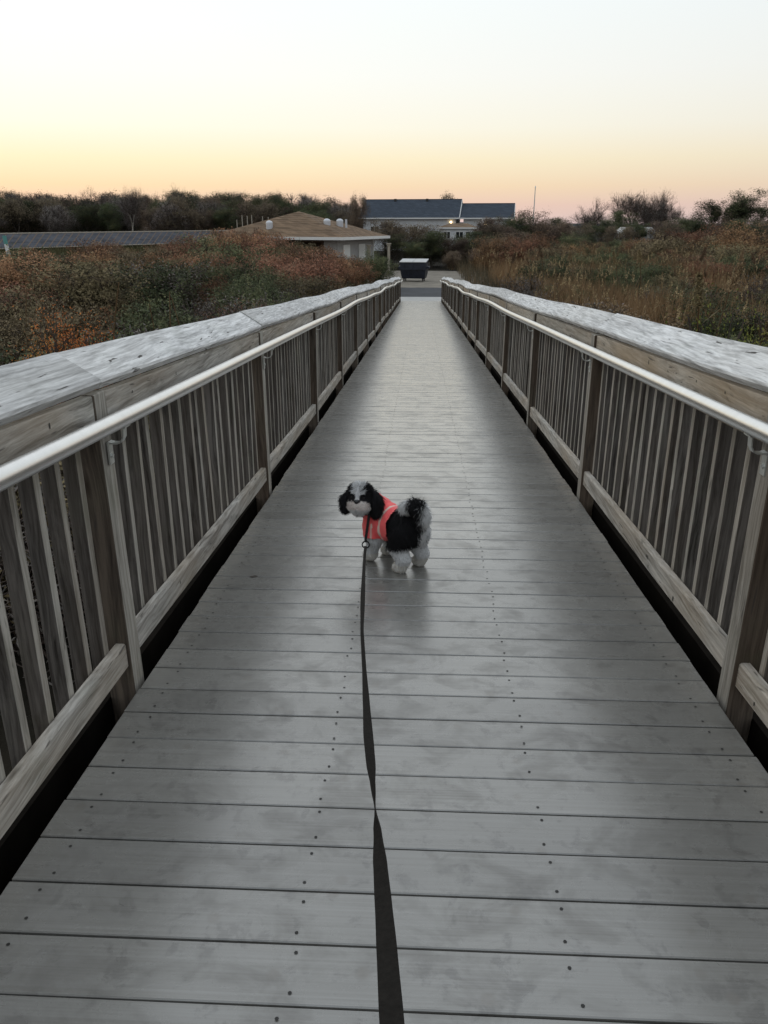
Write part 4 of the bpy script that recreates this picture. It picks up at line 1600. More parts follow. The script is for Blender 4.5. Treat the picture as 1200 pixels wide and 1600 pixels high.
for x0 in (1.6, 4.4, 7.4):
    window(BL, x0, x0 + 1.3, gz + 1.9, gz + 3.5, yf, house)
window(BL, x2 + 1.0, x2 + 2.0, gz + 1.9, gz + 3.4, yf2, house)
# porch of the lower wing
lobj(BL, 'porch_column', M['trim_white'], house, x2 + 3.2, x2 + 3.5, -0.2, 0.1, gz, ezz - 0.25)
lobj(BL, 'porch_door', M['wood_pale'], house, x2 + 3.9, x2 + 5.0, yf2 - 0.08, yf2 - 0.003, gz, gz + 2.3)
for k, (x0, yy, zz) in enumerate(((W1 - 1.2, yf, ezz - 0.62), (x2 + 3.75, yf2, ezz - 1.05))):
    b_ = lobj(BL, 'wall_lamp', M['steel_dark'], house, x0 - 0.08, x0 + 0.08, yy - 0.12, yy - 0.003, zz - 0.05, zz + 0.05)
    lobj(BL, 'lamp_glass', M['lamp_glow'], b_, x0 - 0.13, x0 + 0.13, yy - 0.28, yy - 0.121, zz - 0.14, zz + 0.12)
for x0 in (4.6, 9.4):
    lobj(BL, 'roof_vent', M['steel_dark'], r1, x0, x0 + 0.35, 4.0, 4.3, ridge_z - 0.3, ridge_z + 0.12)

# --- small annex in front of it
annex = empty('annex', (0, 0, 0))
tag(annex, 'small white outbuilding with a low brown hipped roof in front of the blue-roofed house', 'outbuilding')
A0 = at(683, 355.5, 104)
AL = local_frame(A0, math.radians(-9))
az = A0.z
aw, ad_ = 4.9, 4.0
cs = [AL(0, 0, az), AL(aw, 0, az), AL(aw, ad_, az), AL(0, ad_, az)]
rg_ = [AL(1.3, ad_ / 2, az + 0.5), AL(aw - 1.3, ad_ / 2, az + 0.5)]
mb = MB().add(cs + rg_, [(0, 1, 5, 4), (2, 3, 4, 5), (1, 2, 5), (3, 0, 4), (3, 2, 1, 0)])
ar = mb.obj('roof', M['shingle_brown'], annex)
for q in ((0, aw, -0.05, -0.004), (0, aw, ad_ + 0.004, ad_ + 0.05), (-0.05, -0.004, 0, ad_), (aw + 0.004, aw + 0.05, 0, ad_)):
    lobj(AL, 'fascia', M['trim_white'], ar, *q, az - 0.16, az + 0.02)
lobj(AL, 'wall', M['siding_white'], annex, 0.25, aw - 0.25, 0.25, ad_ - 0.25, gz, az - 0.01)
window(AL, 2.35, 3.35, az - 1.35, az - 0.45, 0.25, annex, 1)
window(AL, 3.6, 4.2, az - 1.35, az - 0.45, 0.25, annex, 0)
window(AL, 0.8, 1.7, az - 1.35, az - 0.45, 0.25, annex, 1)

# ------------------------------------------------------------------ dumpster
M['navy'] = simple('navy_painted_steel', (0.012, 0.016, 0.028), 0.5, 0.0, 0.5, 4, 0.1)
M['lid'] = simple('pale_grey_lid', (0.48, 0.48, 0.47), 0.55, 0, 0.1, 4)
D0 = at(647, 437.5, 56.2)
dump = empty('dumpster', (D0.x, D0.y, GROUND - 0.05), math.radians(-8))
tag(dump, 'dark navy dumpster with pale grey lid standing beyond the end of the ramp', 'dumpster')
w2, dp = 0.90, 0.60
z0, zf, zb = 0.20, 1.27, 1.40
prof = [(-dp + 0.12, z0), (dp - 0.05, z0), (dp, 0.55), (dp, zb), (-dp - 0.12, zf), (-dp - 0.12, 0.85)]
mb = MB()
k = len(prof)
vs = [(-w2 + (0.10 if z <= z0 else 0), y, z) for y, z in prof] + [(w2 - (0.10 if z <= z0 else 0), y, z) for y, z in prof]
mb.add(vs, [tuple(range(k)), tuple(reversed(range(k, 2 * k)))] + [(i, k + i, k + (i + 1) % k, (i + 1) % k) for i in range(k)])
mb.obj('bin_body', M['navy'], dump, bevel=0.02)
sl = (zb - zf) / (2 * dp + 0.12)
for x0, x1 in ((-w2 - 0.03, -0.01), (0.01, w2 + 0.03)):
    mb = MB()
    vs = []
    for (y, zz) in ((-dp - 0.2, zf - 0.01), (dp + 0.03, zb + 0.012)):
        vs += [(x0, y, zz + 0.012), (x1, y, zz + 0.012), (x1, y, zz + 0.062), (x0, y, zz + 0.062)]
    mb.add(vs, [(0, 1, 2, 3), (7, 6, 5, 4), (0, 4, 5, 1), (1, 5, 6, 2), (2, 6, 7, 3), (3, 7, 4, 0)])
    mb.obj('lid', M['lid'], dump, bevel=0.01)
for x in (-0.62, 0.0, 0.62):
    MB().box(x - 0.035, x + 0.035, -dp - 0.165, -dp - 0.122, 0.86, 1.2).obj('rib', M['navy'], dump)
MB().box(-w2 - 0.02, w2 + 0.02, -dp - 0.17, -dp - 0.123, 0.80, 0.86).obj('rib', M['navy'], dump)
for s in (-1, 1):
    MB().box(s * (w2 + 0.09) - 0.088, s * (w2 + 0.09) + 0.088, -0.35, 0.35, 0.86, 1.0).obj('fork_pocket', M['navy'], dump)
    for y in (-0.35, 0.42):
        q = MB().box(s * 0.66 - 0.05, s * 0.66 + 0.05, y - 0.06, y + 0.06, 0.13, 0.199)
        cst = q.obj('caster', M['steel_dark'], dump)
        MB().tube([(s * 0.66 - 0.03, y, 0.075), (s * 0.66 + 0.03, y, 0.075)], 0.075, 12).obj('wheel', M['steel_dark'], cst)

# ------------------------------------------------------------------ posts, poles and small things
def cap_post(px, py_top, Y, label, r=0.10):
    p = at(px, py_top, Y)
    root = empty('lamp_post', (p.x, p.y, GROUND - 0.06))
    tag(root, label, 'post')
    h = p.z - GROUND + 0.06
    MB().box(-r, r, -r, r, 0, h - 0.22).obj('shaft', M['wood_pale'], root, bevel=0.01)
    hd = MB().box(-r * 1.25, r * 1.25, -r * 1.25, r * 1.25, h - 0.218, h - 0.08).obj('head', M['wood_pale'], root)
    MB().box(-r * 1.9, r * 1.9, -r * 1.9, r * 1.9, h - 0.078, h).obj('top_plate', M['wood_pale'], hd, bevel=0.01)


cap_post(607.5, 380, 63.5, 'pale square post with flat cap left of the dumpster')
cap_post(576.5, 382.5, 67, 'pale square post with flat cap at the right corner of the hut', 0.12)


def pole(name, px, pt, Y, r, label, group=None, mat='wood_pale', base=None):
    p = at(px, pt, Y)
    root = MB().tube([(0, 0, 0), (0, 0, (p.z - GROUND) * 0.5), (0, 0, p.z - GROUND + 0.1)], [r, r * 0.9, r * 0.6], 8).obj(name, M[mat])
    root.location = (p.x, p.y, GROUND - 0.1)
    tag(root, label, 'pole', group)
    return root


fp = pole('flagpole', 836.5, 293, 112, 0.09, 'tall thin flagpole standing above the bushes right of the blue-roofed house', mat='alu2')
p_ = at(836.5, 293, 112)
MB().tube([(0, 0, p_.z - GROUND + 0.1), (0, 0, p_.z - GROUND + 0.3)], [0.10, 0.05], 8).obj('finial', M['alu2'], fp)
for k, (px, pt) in enumerate(((370, 343), (378, 336), (386, 337), (393, 336), (410, 338), (419, 339), (428, 340))):
    pole('thin_pole', px, pt, 82, 0.07, 'thin pale pole, number %s from the left in the row behind the brown roof' % ('one two three four five six seven'.split()[k]),
         'row of thin poles behind the hut')
for k, (px, pt, Y) in enumerate(((1131, 357, 118), (1113, 375, 108), (1013, 366, 100))):
    pole('marker_post', px, pt, Y, 0.10, ('pale marker post at the near edge of the sandy lot', 'short pale post before the sandy lot at right', 'pale post in the marsh below the bare trees')[k])

# tall narrow sign at the left edge
p = at(11, 368, 62)
sg = empty('marsh_sign', (p.x, p.y, GROUND - 0.1), math.radians(25))
tag(sg, 'tall narrow white and teal sign on a dark post at the left edge', 'sign')
hh = p.z - GROUND + 0.1
M['teal'] = simple('teal_paint', (0.10, 0.30, 0.27), 0.6)
MB().box(-0.06, 0.06, 0.0, 0.08, 0, hh - 0.2).obj('post', M['brown_wood'], sg)
MB().box(-0.14, 0.14, -0.05, -0.003, hh - 1.55, hh - 0.62).obj('board', M['trim_white'], sg)
MB().box(-0.14, 0.14, -0.051, -0.003, hh - 0.618, hh).obj('board', M['teal'], sg)
sg.rotation_euler[1] = math.radians(-4)

# ------------------------------------------------------------------ long row of sloped panels on the left
M['panel'] = simple('grey_panel', (0.070, 0.073, 0.084), 0.95, 0.0, 0.35, 0.8, 0, 0.1)
rowroot = empty('panel_row', (0, 0, 0))
tag(rowroot, 'long low row of sloped grey panels with a pale top edge beyond the left thicket', 'panel row')
T0, T1 = at(-27, 366, 97), at(364, 360.5, 125)
Bt0, Bt1 = at(-45, 390, 90.5), at(350, 378, 118.5)
nP = 39
for i in range(nP):
    u0, u1 = i / nP + 0.0022, (i + 1) / nP - 0.0022
    a, b = Bt0.lerp(Bt1, u0), Bt0.lerp(Bt1, u1)
    c, d = T0.lerp(T1, u1), T0.lerp(T1, u0)
    for (v0, v1) in ((0.0, 0.37), (0.385, 1.0)):
        A = [a.lerp(d, v0), b.lerp(c, v0), b.lerp(c, v1), a.lerp(d, v1)]
        nrm = (A[1] - A[0]).cross(A[3] - A[0]).normalized() * 0.05
        MB().add([q - nrm for q in A] + A, HEX).obj('panel', M['panel'], rowroot)
for i in range(nP + 1):
    u = i / nP
    a, d = Bt0.lerp(Bt1, u), T0.lerp(T1, u)
    dv = (T1 - T0).normalized() * 0.085
    upv = Vector((0, 0, 0.05))
    A = [a - dv, a + dv, d + dv, d - dv]
    MB().add([q - upv * 2 for q in A] + [q + upv * 0.2 for q in A], HEX).obj('rib', M['brown_wood'], rowroot)
    MB().box(-0.07, 0.07, -0.07, 0.07, -0.1, 0.16).obj('rib_cap', M['wood_pale'], rowroot).location = d
    if i % 3 == 0:
        for (q, f_) in ((a, 0.02), (d, 0.02)):
            MB().tube([(q.x, q.y + 0.1, GROUND - 0.1), (q.x, q.y + 0.1, q.z - 0.12)], 0.07, 6).obj('support', M['brown_wood'], rowroot)
MB().tube([T0 + Vector((0, 0, 0.03)), T1 + Vector((0, 0, 0.03))], 0.085, 8).obj('top_rail', M['wood_pale'], rowroot)
MB().tube([Bt0 + Vector((0, -0.05, -0.02)), Bt1 + Vector((0, -0.05, -0.02))], 0.06, 8).obj('lower_rail', M['wood_pale'], rowroot)

# ------------------------------------------------------------------ white camper far right
p = at(993, 355, 104)
camper = empty('camper', (p.x, p.y, GROUND - 0.08), math.radians(12))
tag(camper, 'small white camper half hidden by bushes below the bare trees', 'camper')
ch = p.z - GROUND + 0.08
prof = [(-2.3, 0.5), (2.2, 0.5), (2.2, ch - 0.35), (1.7, ch), (-1.6, ch), (-2.3, ch - 0.6)]
k = len(prof)
vs = [(x, -1.0, z) for x, z in prof] + [(x, 1.0, z) for x, z in prof]
MB().add(vs, [tuple(range(k)), tuple(reversed(range(k, 2 * k)))] + [(i, k + i, k + (i + 1) % k, (i + 1) % k) for i in range(k)]).obj('camper_body', M['trim_white'], camper, bevel=0.08, seg=2)
for x in (-1.3, 0.2):
    MB().box(x, x + 0.9, -1.03, -1.001, ch - 1.1, ch - 0.55).obj('window', M['glass_dark'], camper)
for x in (-1.2, 1.2):
    for s in (-1, 1):
        MB().tube([(x, s * 0.98 - 0.1, 0.33), (x, s * 0.98 + 0.1, 0.33)], 0.33, 14).obj('wheel', M['steel_dark'], camper)
# ------------------------------------------------------------------ the dog
DO = Vector((-0.107, 3.407, 0))
DU = Vector((-0.727, 0.687, 0)).normalized()      # where the body points
DL = Vector((-DU.y, DU.x, 0))                      # its left side


def dw(a, b, c):
    return DO + DU * a + DL * b + Vector((0, 0, c))


HC = Vector((-0.262, 3.395, 0.338))               # centre of the head
HF = Vector((-0.20, -0.97, 0.12)).normalized()    # where the face looks
HR = HF.cross(Vector((0, 0, 1))).normalized() * -1.0   # to the right as the viewer sees it
if HR.x < 0:
    HR = -HR
HU = HF.cross(HR).normalized()
if HU.z < 0:
    HU = -HU


def hw(x, y, z):
    return HC + HR * x + HF * y + HU * z


def blob_mesh(name, balls, voxel=0.007, smooth=6):
    """balls: (centre, (rx,ry,rz) or r) or capsules (c0, r0, c1, r1) fused into one continuous surface"""
    bm = bmesh.new()
    for bl in balls:
        if len(bl) == 2:
            c, r = bl
            r = (r, r, r) if not isinstance(r, (tuple, list)) else r
            m = Matrix.Translation(c) @ Matrix.Diagonal((*r, 1))
            bmesh.ops.create_icosphere(bm, subdivisions=3, radius=1, matrix=m)
        else:
            c0, r0, c1, r1 = bl
            for i in range(9):
                u = i / 8
                bmesh.ops.create_icosphere(bm, subdivisions=2, radius=r0 + (r1 - r0) * u, matrix=Matrix.Translation(c0.lerp(c1, u)))
    me = bpy.data.meshes.new(name + '_raw')
    bm.to_mesh(me)
    bm.free()
    tmp = bpy.data.objects.new('tmp', me)
    COL.objects.link(tmp)
    md = tmp.modifiers.new('r', 'REMESH')
    md.mode = 'VOXEL'
    md.voxel_size = voxel
    ms = tmp.modifiers.new('s', 'SMOOTH')
    ms.iterations = smooth
    ms.factor = 0.5
    dg = bpy.context.evaluated_depsgraph_get()
    ev = tmp.evaluated_get(dg)
    out = bpy.data.meshes.new_from_object(ev)
    out.name = name
    bpy.data.objects.remove(tmp)
    return out


def hball(x, y, z, r):
    return (hw(x, y, z), r)


body_balls = [
    (dw(-0.100, 0, 0.203), 0.078), (dw(-0.06, 0, 0.205), 0.080), (dw(0.0, 0, 0.20), 0.080), (dw(0.05, 0, 0.205), 0.082),
    (dw(0.085, 0, 0.215), 0.078), (dw(0.10, 0.01, 0.245), 0.066),
    (dw(0.10, 0.02, 0.255), 0.062, HC + Vector((0.02, 0.015, -0.02)), 0.055),
    (HC, 0.058), hball(0, 0.012, 0.012, 0.058), hball(0.024, 0.03, -0.022, 0.036), hball(-0.024, 0.03, -0.022, 0.036),
    hball(0.0, 0.045, -0.030, 0.040), hball(0.017, 0.050, -0.036, 0.027), hball(-0.017, 0.050, -0.036, 0.027), hball(0, 0.035, -0.058, 0.026),
    hball(0.0, 0.062, -0.014, 0.016),
]
for s in (1, -1):
    body_balls += [
        (dw(-0.105, 0.045 * s, 0.185), 0.058, dw(-0.080, 0.060 * s, 0.125), 0.047),
        (dw(-0.080, 0.060 * s, 0.125), 0.046, dw(-0.128, 0.064 * s, 0.070), 0.034),
        (dw(-0.128, 0.064 * s, 0.070), 0.031, dw(-0.112, 0.066 * s, 0.030), 0.029),
        (dw(-0.112, 0.066 * s, 0.028), 0.031, dw(-0.088, 0.067 * s, 0.024), 0.027),
        (dw(0.085, 0.045 * s, 0.185), 0.052, dw(0.080, 0.057 * s, 0.115), 0.041),
        (dw(0.080, 0.057 * s, 0.115), 0.037, dw(0.098, 0.060 * s, 0.045), 0.030),
        (dw(0.098, 0.060 * s, 0.035), 0.033, dw(0.120, 0.061 * s, 0.026), 0.029),
    ]
body_me = blob_mesh('dog_body', body_balls)

WHT = np.array([0.93, 0.925, 0.91])
BLK = np.array([0.012, 0.011, 0.012])
CRM = np.array([0.88, 0.78, 0.72])


def to_dog(P):
    R = P - np.array(DO)
    return R @ np.array(DU), R @ np.array(DL), P[:, 2]


def to_head(P):
    R = P - np.array(HC)
    return R @ np.array(HR), R @ np.array(HF), R @ np.array(HU)


def fur_colour(P, rng):
    """black saddle and rump, white legs, blaze and muzzle: the dog's own markings"""
    n = len(P)
    a, b, c = to_dog(P)
    x, y, z = to_head(P)
    j = lambda s: rng.normal(0, s, n)
    col = np.tile(WHT, (n, 1)) * (1 + j(0.10))[:, None]
    hd = np.sqrt(x * x + y * y + (z * 1.0) ** 2)
    is_head = ((hd < 0.098) | ((y > 0.0) & (np.abs(x) < 0.064))) & (hd < 0.14) & (c > 0.225)
    black = (~is_head) & (a < 0.02 + j(0.008)) & (P[:, 0] < 0.012 + 0.10 * (c - 0.2) + j(0.005)) & (c > 0.118 + 0.25 * np.maximum(0, -0.09 - a) + j(0.008)) & (c < 0.34)
    black |= (~is_head) & (c > 0.20 + j(0.01)) & (a > 0.02) & (b < 0.02)
    col[black] = BLK
    # grey flecks on the far hind leg
    fl = (~is_head) & (c < 0.20) & (c > 0.10) & (b < -0.02) & (a < 0) & (rng.random(n) < 0.12)
    col[fl] = BLK * 4
    # lower legs a little cream
    lw = (~is_head) & (c < 0.05)
    col[lw] = col[lw] * np.array([1.0, 0.95, 0.88])
    # head
    blaze = (np.abs(x + 0.002 + j(0.002)) < 0.011 + 0.24 * np.maximum(0, z - 0.012)) & (z > 0.0)
    brow = (np.abs(np.abs(x) - 0.022 + j(0.002)) < 0.012) & (z > 0.024) & (z < 0.040) & (y > 0.01)
    muzz = (z < -0.002 - 0.35 * np.maximum(0, np.abs(x) - 0.012) + j(0.003)) & (y > -0.005) & (np.abs(x) < 0.055)
    eye = (np.abs(np.abs(x) - 0.027) < 0.017) & (np.abs(z - 0.006) < 0.016 + j(0.002)) & (y > 0.01)
    hb = is_head & ~(blaze | brow | muzz)
    col[hb] = BLK
    col[is_head & muzz] = CRM * (1 + rng.normal(0, 0.10, (is_head & muzz).sum()))[:, None]
    ee = is_head & eye & ~(np.abs(x) < 0.009)
    col[ee] = BLK
    ch = is_head & (z < -0.045) & (y > 0)
    col[ch] = WHT * 0.95
    return np.clip(col, 0.004, 0.95)


def fur_mat(name):
    t = NT(name)
    at_ = t.n('ShaderNodeAttribute', attribute_name='col')
    t.l(at_.outputs['Color'], t.b.inputs['Base Color'])
    an = t.n('ShaderNodeAttribute', attribute_name='nrm')
    gn = t.n('ShaderNodeNewGeometry')
    ma = t.n('ShaderNodeVectorMath', operation='MULTIPLY_ADD')
    t.l(an.outputs['Vector'], ma.inputs[0])
    ma.inputs[1].default_value = (1.6, 1.6, 1.6)
    t.l(gn.outputs['Normal'], ma.inputs[2])
    nn = t.n('ShaderNodeVectorMath', operation='NORMALIZE')
    t.l(ma.outputs[0], nn.inputs[0])
    t.l(nn.outputs[0], t.b.inputs['Normal'])
    t.b.inputs['Roughness'].default_value = 0.65
    t.b.inputs['Specular IOR Level'].default_value = 0.25
    tr = t.n('ShaderNodeBsdfTranslucent')
    t.l(at_.outputs['Color'], tr.inputs['Color'])
    mxs = t.n('ShaderNodeMixShader')
    mxs.inputs[0].default_value = 0.3
    t.l(t.b.outputs[0], mxs.inputs[1])
    t.l(tr.outputs[0], mxs.inputs[2])
    t.l(mxs.outputs[0], t.t.nodes['Material Output'].inputs['Surface'])
    return t.m


M['fur'] = fur_mat('dog_fur')
M['nose'] = simple('wet_black_nose', (0.010, 0.010, 0.011), 0.25, 0, 0.1, 50)
M['eye'] = simple('dark_eye', (0.008, 0.006, 0.005), 0.05, 0, 0.1, 50)


def sample(me, n, rng):
    me.calc_loop_triangles()
    nt = len(me.loop_triangles)
    tri = np.zeros(nt * 3, np.int32)
    me.loop_triangles.foreach_get('vertices', tri)
    tri = tri.reshape(-1, 3)
    co = np.zeros(len(me.vertices) * 3, np.float32)
    me.vertices.foreach_get('co', co)
    co = co.reshape(-1, 3)
    A, B, C = co[tri[:, 0]], co[tri[:, 1]], co[tri[:, 2]]
    N = np.cross(B - A, C - A)
    ar = np.linalg.norm(N, axis=1)
    N /= ar[:, None] + 1e-12
    idx = rng.choice(nt, n, p=ar / ar.sum())
    u, v = rng.random(n), rng.random(n)
    fl = u + v > 1
    u[fl], v[fl] = 1 - u[fl], 1 - v[fl]
    P = A[idx] + (B - A)[idx] * u[:, None] + (C - A)[idx] * v[:, None]
    return P, N[idx]


def strands(P, N, L, flow, colr, rng, w=0.0012, lift=0.5, droop=0.5, messy=0.25):
    n = len(P)
    d = N * lift + flow + rng.normal(0, messy, (n, 3))
    d /= np.linalg.norm(d, axis=1, keepdims=True)
    L = np.asarray(L)[:, None] * rng.uniform(0.7, 1.25, (n, 1))
    p0 = P - N * 0.002
    p1 = p0 + d * L * 0.5
    d2 = d + np.array([0, 0, -droop]) + rng.normal(0, messy * 0.6, (n, 3))
    d2 /= np.linalg.norm(d2, axis=1, keepdims=True)
    p2 = p1 + d2 * L * 0.5
    s = np.cross(d, rng.normal(size=(n, 3)))
    s /= np.linalg.norm(s, axis=1, keepdims=True) + 1e-9
    V = np.stack([p0 - s * w, p0 + s * w, p1 - s * w * 0.9, p1 + s * w * 0.9, p2 - s * w * 0.15, p2 + s * w * 0.15], 1).reshape(-1, 3)
    base = (np.arange(n) * 6)[:, None]
    F = np.concatenate([base + np.array([[0, 1, 3, 2]]), base + np.array([[2, 3, 5, 4]])])
    nr = N + np.array([0, 0, 0.35])
    nr /= np.linalg.norm(nr, axis=1, keepdims=True)
    global LASTN
    LASTN = np.repeat(nr, 6, axis=0)
    return V, F, np.repeat(colr, 6, axis=0)


def slope_z(V):
    V = np.array(V, dtype=np.float64)
    V[:, 2] -= SLOPE * V[:, 1]
    return V


def slope_mesh(me):
    co = np.zeros(len(me.vertices) * 3, np.float32)
    me.vertices.foreach_get('co', co)
    co = slope_z(co.reshape(-1, 3)).astype(np.float32)
    me.vertices.foreach_set('co', co.ravel())
    me.update()


def recentre(o, org):
    """give the part its thing's origin"""
    me = o.data
    me.transform(Matrix.Translation(-org))


drng = np.random.default_rng(77)
DORG = Vector((DO.x, DO.y, -SLOPE * DO.y))
dog = empty('dog', DORG)
tag(dog, 'small black and white long-haired dog in a coral shirt looking back at the viewer', 'dog')


def dog_part(name, me, parent=None):
    slope_mesh(me)
    me.transform(Matrix.Translation(-DORG))
    return link(name, me, parent or dog)


# garment first: an offset shell of the trunk
bcos = np.zeros(len(body_me.vertices) * 3, np.float32)
body_me.vertices.foreach_get('co', bcos)
bcos = bcos.reshape(-1, 3)
bnor = np.zeros_like(bcos).ravel()
body_me.vertices.foreach_get('normal', bnor)
bnor = bnor.reshape(-1, 3)
ga, gb, gc = to_dog(bcos)
gx, gy, gz_ = to_head(bcos)
ghd = np.sqrt(gx ** 2 + gy ** 2 + gz_ ** 2)
gwave = 0.004 * np.sin(gc * 90)
inshirt = (ga > -0.036 + gwave - 0.10 * (gc - 0.2)) & (gc > 0.135 - 0.0 * ga) & (ghd > 0.080) & ~((gy > 0.0) & (gc > 0.215) & (np.abs(gx) < 0.062))
inshirt &= ~((ga > 0.095) & (gc < 0.19) & (gb > -0.02) & (np.abs(gb) < 0.03))
body_faces = [tuple(p.vertices) for p in body_me.polygons]
sf = [f for f in body_faces if all(inshirt[i] for i in f)]
used = sorted({i for f in sf for i in f})
mp = {i: k for k, i in enumerate(used)}
sv = bcos[used] + bnor[used] * 0.013
fold = np.array([mnoise.noise(Vector((p[0] * 60, p[1] * 60, p[2] * 25))) for p in sv])
sv = sv + bnor[used] * (fold * 0.0045)[:, None]
sa, sb, sc_ = to_dog(sv)
COR = np.array([0.93, 0.125, 0.125])
scol = np.tile(COR, (len(sv), 1))
st1 = np.abs(sa - 0.012 + 0.05 * (sc_ - 0.2)) < 0.0065
st2 = (np.abs(sa - 0.055) < 0.004) & (sc_ < 0.21)
scol[st1 | st2] = (0.80, 0.62, 0.52)
shirt_me = np_mesh('shirt', sv, [tuple(mp[i] for i in f) for f in sf], None, {'col': scol}, smooth=True)


def shirt_mat():
    t = NT('coral_knit')
    at_ = t.n('ShaderNodeAttribute', attribute_name='col')
    tc = t.n('ShaderNodeTexCoord')
    nz = t.noise(tc.outputs['Object'], 220, 2, 0.5)
    t.l(at_.outputs['Color'], t.b.inputs['Base Color'])
    t.b.inputs['Roughness'].default_value = 0.85
    t.b.inputs['Sheen Weight'].default_value = 0.2
    t.bump(nz, 0.25, 0.002)
    return t.m


shirt_me.materials.append(shirt_mat())
sh_keep = inshirt.copy()

# body colours
bcol = fur_colour(bcos, drng)
a_ = body_me.attributes.new('col', 'FLOAT_COLOR', 'POINT')
a_.data.foreach_set('color', np.concatenate([bcol * 0.95, np.ones((len(bcol), 1))], 1).astype(np.float32).ravel())
body_me.materials.clear()
body_me.materials.append(M['fur'])
body_me.polygons.foreach_set('use_smooth', np.ones(len(body_me.polygons), bool))

# coat
P, N = sample(body_me, 62000, drng)
a, b, c = to_dog(P)
x, y, z = to_head(P)
hd = np.sqrt(x * x + y * y + z * z)
is_head = ((hd < 0.098) | ((y > 0.0) & (np.abs(x) < 0.064))) & (hd < 0.14) & (c > 0.225)
under = (a > -0.030 - 0.10 * (c - 0.2)) & (c > 0.138) & (hd > 0.084) & ~((y > 0.0) & (c > 0.222) & (np.abs(x) < 0.064))
under &= ~((a > 0.095) & (c < 0.19) & (b > -0.02) & (np.abs(b) < 0.03))
keep = ~under & ~((np.abs(np.abs(x) - 0.027) < 0.006) & (np.abs(z - 0.008) < 0.006) & (y > 0.02)) & ~((np.abs(x) < 0.011) & (np.abs(z + 0.010) < 0.009) & (y > 0.06))
P, N, a, b, c, x, y, z, is_head = [q[keep] for q in (P, N, a, b, c, x, y, z, is_head)]
L = np.where(is_head, 0.007, 0.022)
L = np.where(is_head & (z > 0.038), 0.020, L)
L = np.where(is_head & (z < -0.035), 0.014, L)
L = np.where(~is_head & (c < 0.12), 0.011, L)
L = np.where(~is_head & (c < 0.035), 0.008, L)
L = np.where(~is_head & (c > 0.14) & (a < -0.05), 0.025, L)
flow = np.tile(np.array(DU) * -0.35 + np.array([0, 0, -0.75]), (len(P), 1))
rad = np.array(HR)[None] * np.sign(x)[:, None] * 0.5 + np.array(HU)[None] * np.where(z > 0.01, 0.30, -0.8)[:, None] + np.array(HF)[None] * np.where(z > 0.03, 0.25, 0.05)[:, None]
flow = np.where(is_head[:, None], rad, flow)
fc = np.clip(fur_colour(P, drng) * drng.uniform(0.88, 1.06, (len(P), 1)), 0, 0.95)
V, F, CC = strands(P, N, L, flow, fc, drng)
coat = dog_part('coat', np_mesh('coat', V, F, M['fur'], {'col': CC, 'nrm': LASTN}))
coat['kind'] = 'stuff'
body_o = dog_part('dog_body', body_me)
shirt_o = dog_part('shirt', shirt_me)
link_name = None

# ears
for s, (top, mid, end, rr_) in ((1, ((0.050, -0.002, 0.028), (0.072, 0.004, -0.004), (0.072, 0.006, -0.056), (0.018, 0.024, 0.017))),
                                (-1, ((-0.048, 0.0, 0.026), (-0.068, 0.006, -0.006), (-0.070, 0.010, -0.046), (0.016, 0.022, 0.013)))):
    em = blob_mesh('ear', [(hw(*top), rr_[0], hw(*mid), rr_[1]), (hw(*mid), rr_[1], hw(*end), rr_[2])], 0.006, 3)
    P, N = sample(em, 7000, drng)
    ec = np.tile(BLK, (len(P), 1)) * drng.uniform(0.6, 1.8, (len(P), 1))
    fl = np.tile(np.array([0, 0, -1.0]) + 0.25 * s * np.array(HR), (len(P), 1))
    V, F, CC = strands(P, N, np.full(len(P), 0.036), fl, ec, drng, lift=0.35, messy=0.28)
    a_ = em.attributes.new('col', 'FLOAT_COLOR', 'POINT')
    a_.data.foreach_set('color', np.tile([*BLK, 1], (len(em.vertices), 1)).astype(np.float32).ravel())
    em.materials.clear()
    em.materials.append(M['fur'])
    eo = dog_part('ear', em)
    h_ = dog_part('ear_hair', np_mesh('ear_hair', V, F, M['fur'], {'col': CC, 'nrm': LASTN}), eo)
    h_['kind'] = 'stuff'
# tail curled over the rump
tp = [dw(-0.165, 0, 0.245), dw(-0.192, 0.0, 0.285), dw(-0.180, 0.005, 0.322), dw(-0.140, 0.015, 0.335), (dw(-0.095, 0.03, 0.318))]
tr_ = [0.020, 0.022, 0.022, 0.020, 0.012]
tm = blob_mesh('tail', [(tp[i], tr_[i], tp[i + 1], tr_[i + 1]) for i in range(4)], 0.006, 3)
P, N = sample(tm, 9000, drng)
a, b, c = to_dog(P)
white = ((a > -0.135 + drng.normal(0, 0.008, len(P)))) | (P[:, 0] > 0.022 + drng.normal(0, 0.005, len(P)))
tc_ = np.where(white[:, None], WHT, BLK) * drng.uniform(0.85, 1.03, (len(P), 1))
fl = np.stack([drng.normal(0, 0.2, len(P)), drng.normal(0, 0.2, len(P)), np.full(len(P), -0.1)], 1) + np.where(white[:, None], np.array(DU) * 0.5 + np.array([0, 0, -0.5]), np.array([0.0, -0.25, -0.2]))
V, F, CC = strands(P, N, np.full(len(P), 0.036), fl, tc_, drng, lift=0.7, droop=0.9, messy=0.28)
a_ = tm.attributes.new('col', 'FLOAT_COLOR', 'POINT')
a_.data.foreach_set('color', np.tile([*BLK, 1], (len(tm.vertices), 1)).astype(np.float32).ravel())
tm.materials.clear()
tm.materials.append(M['fur'])
to_ = dog_part('tail', tm)
h_ = dog_part('tail_hair', np_mesh('tail_hair', V, F, M['fur'], {'col': CC, 'nrm': LASTN}), to_)
h_['kind'] = 'stuff'
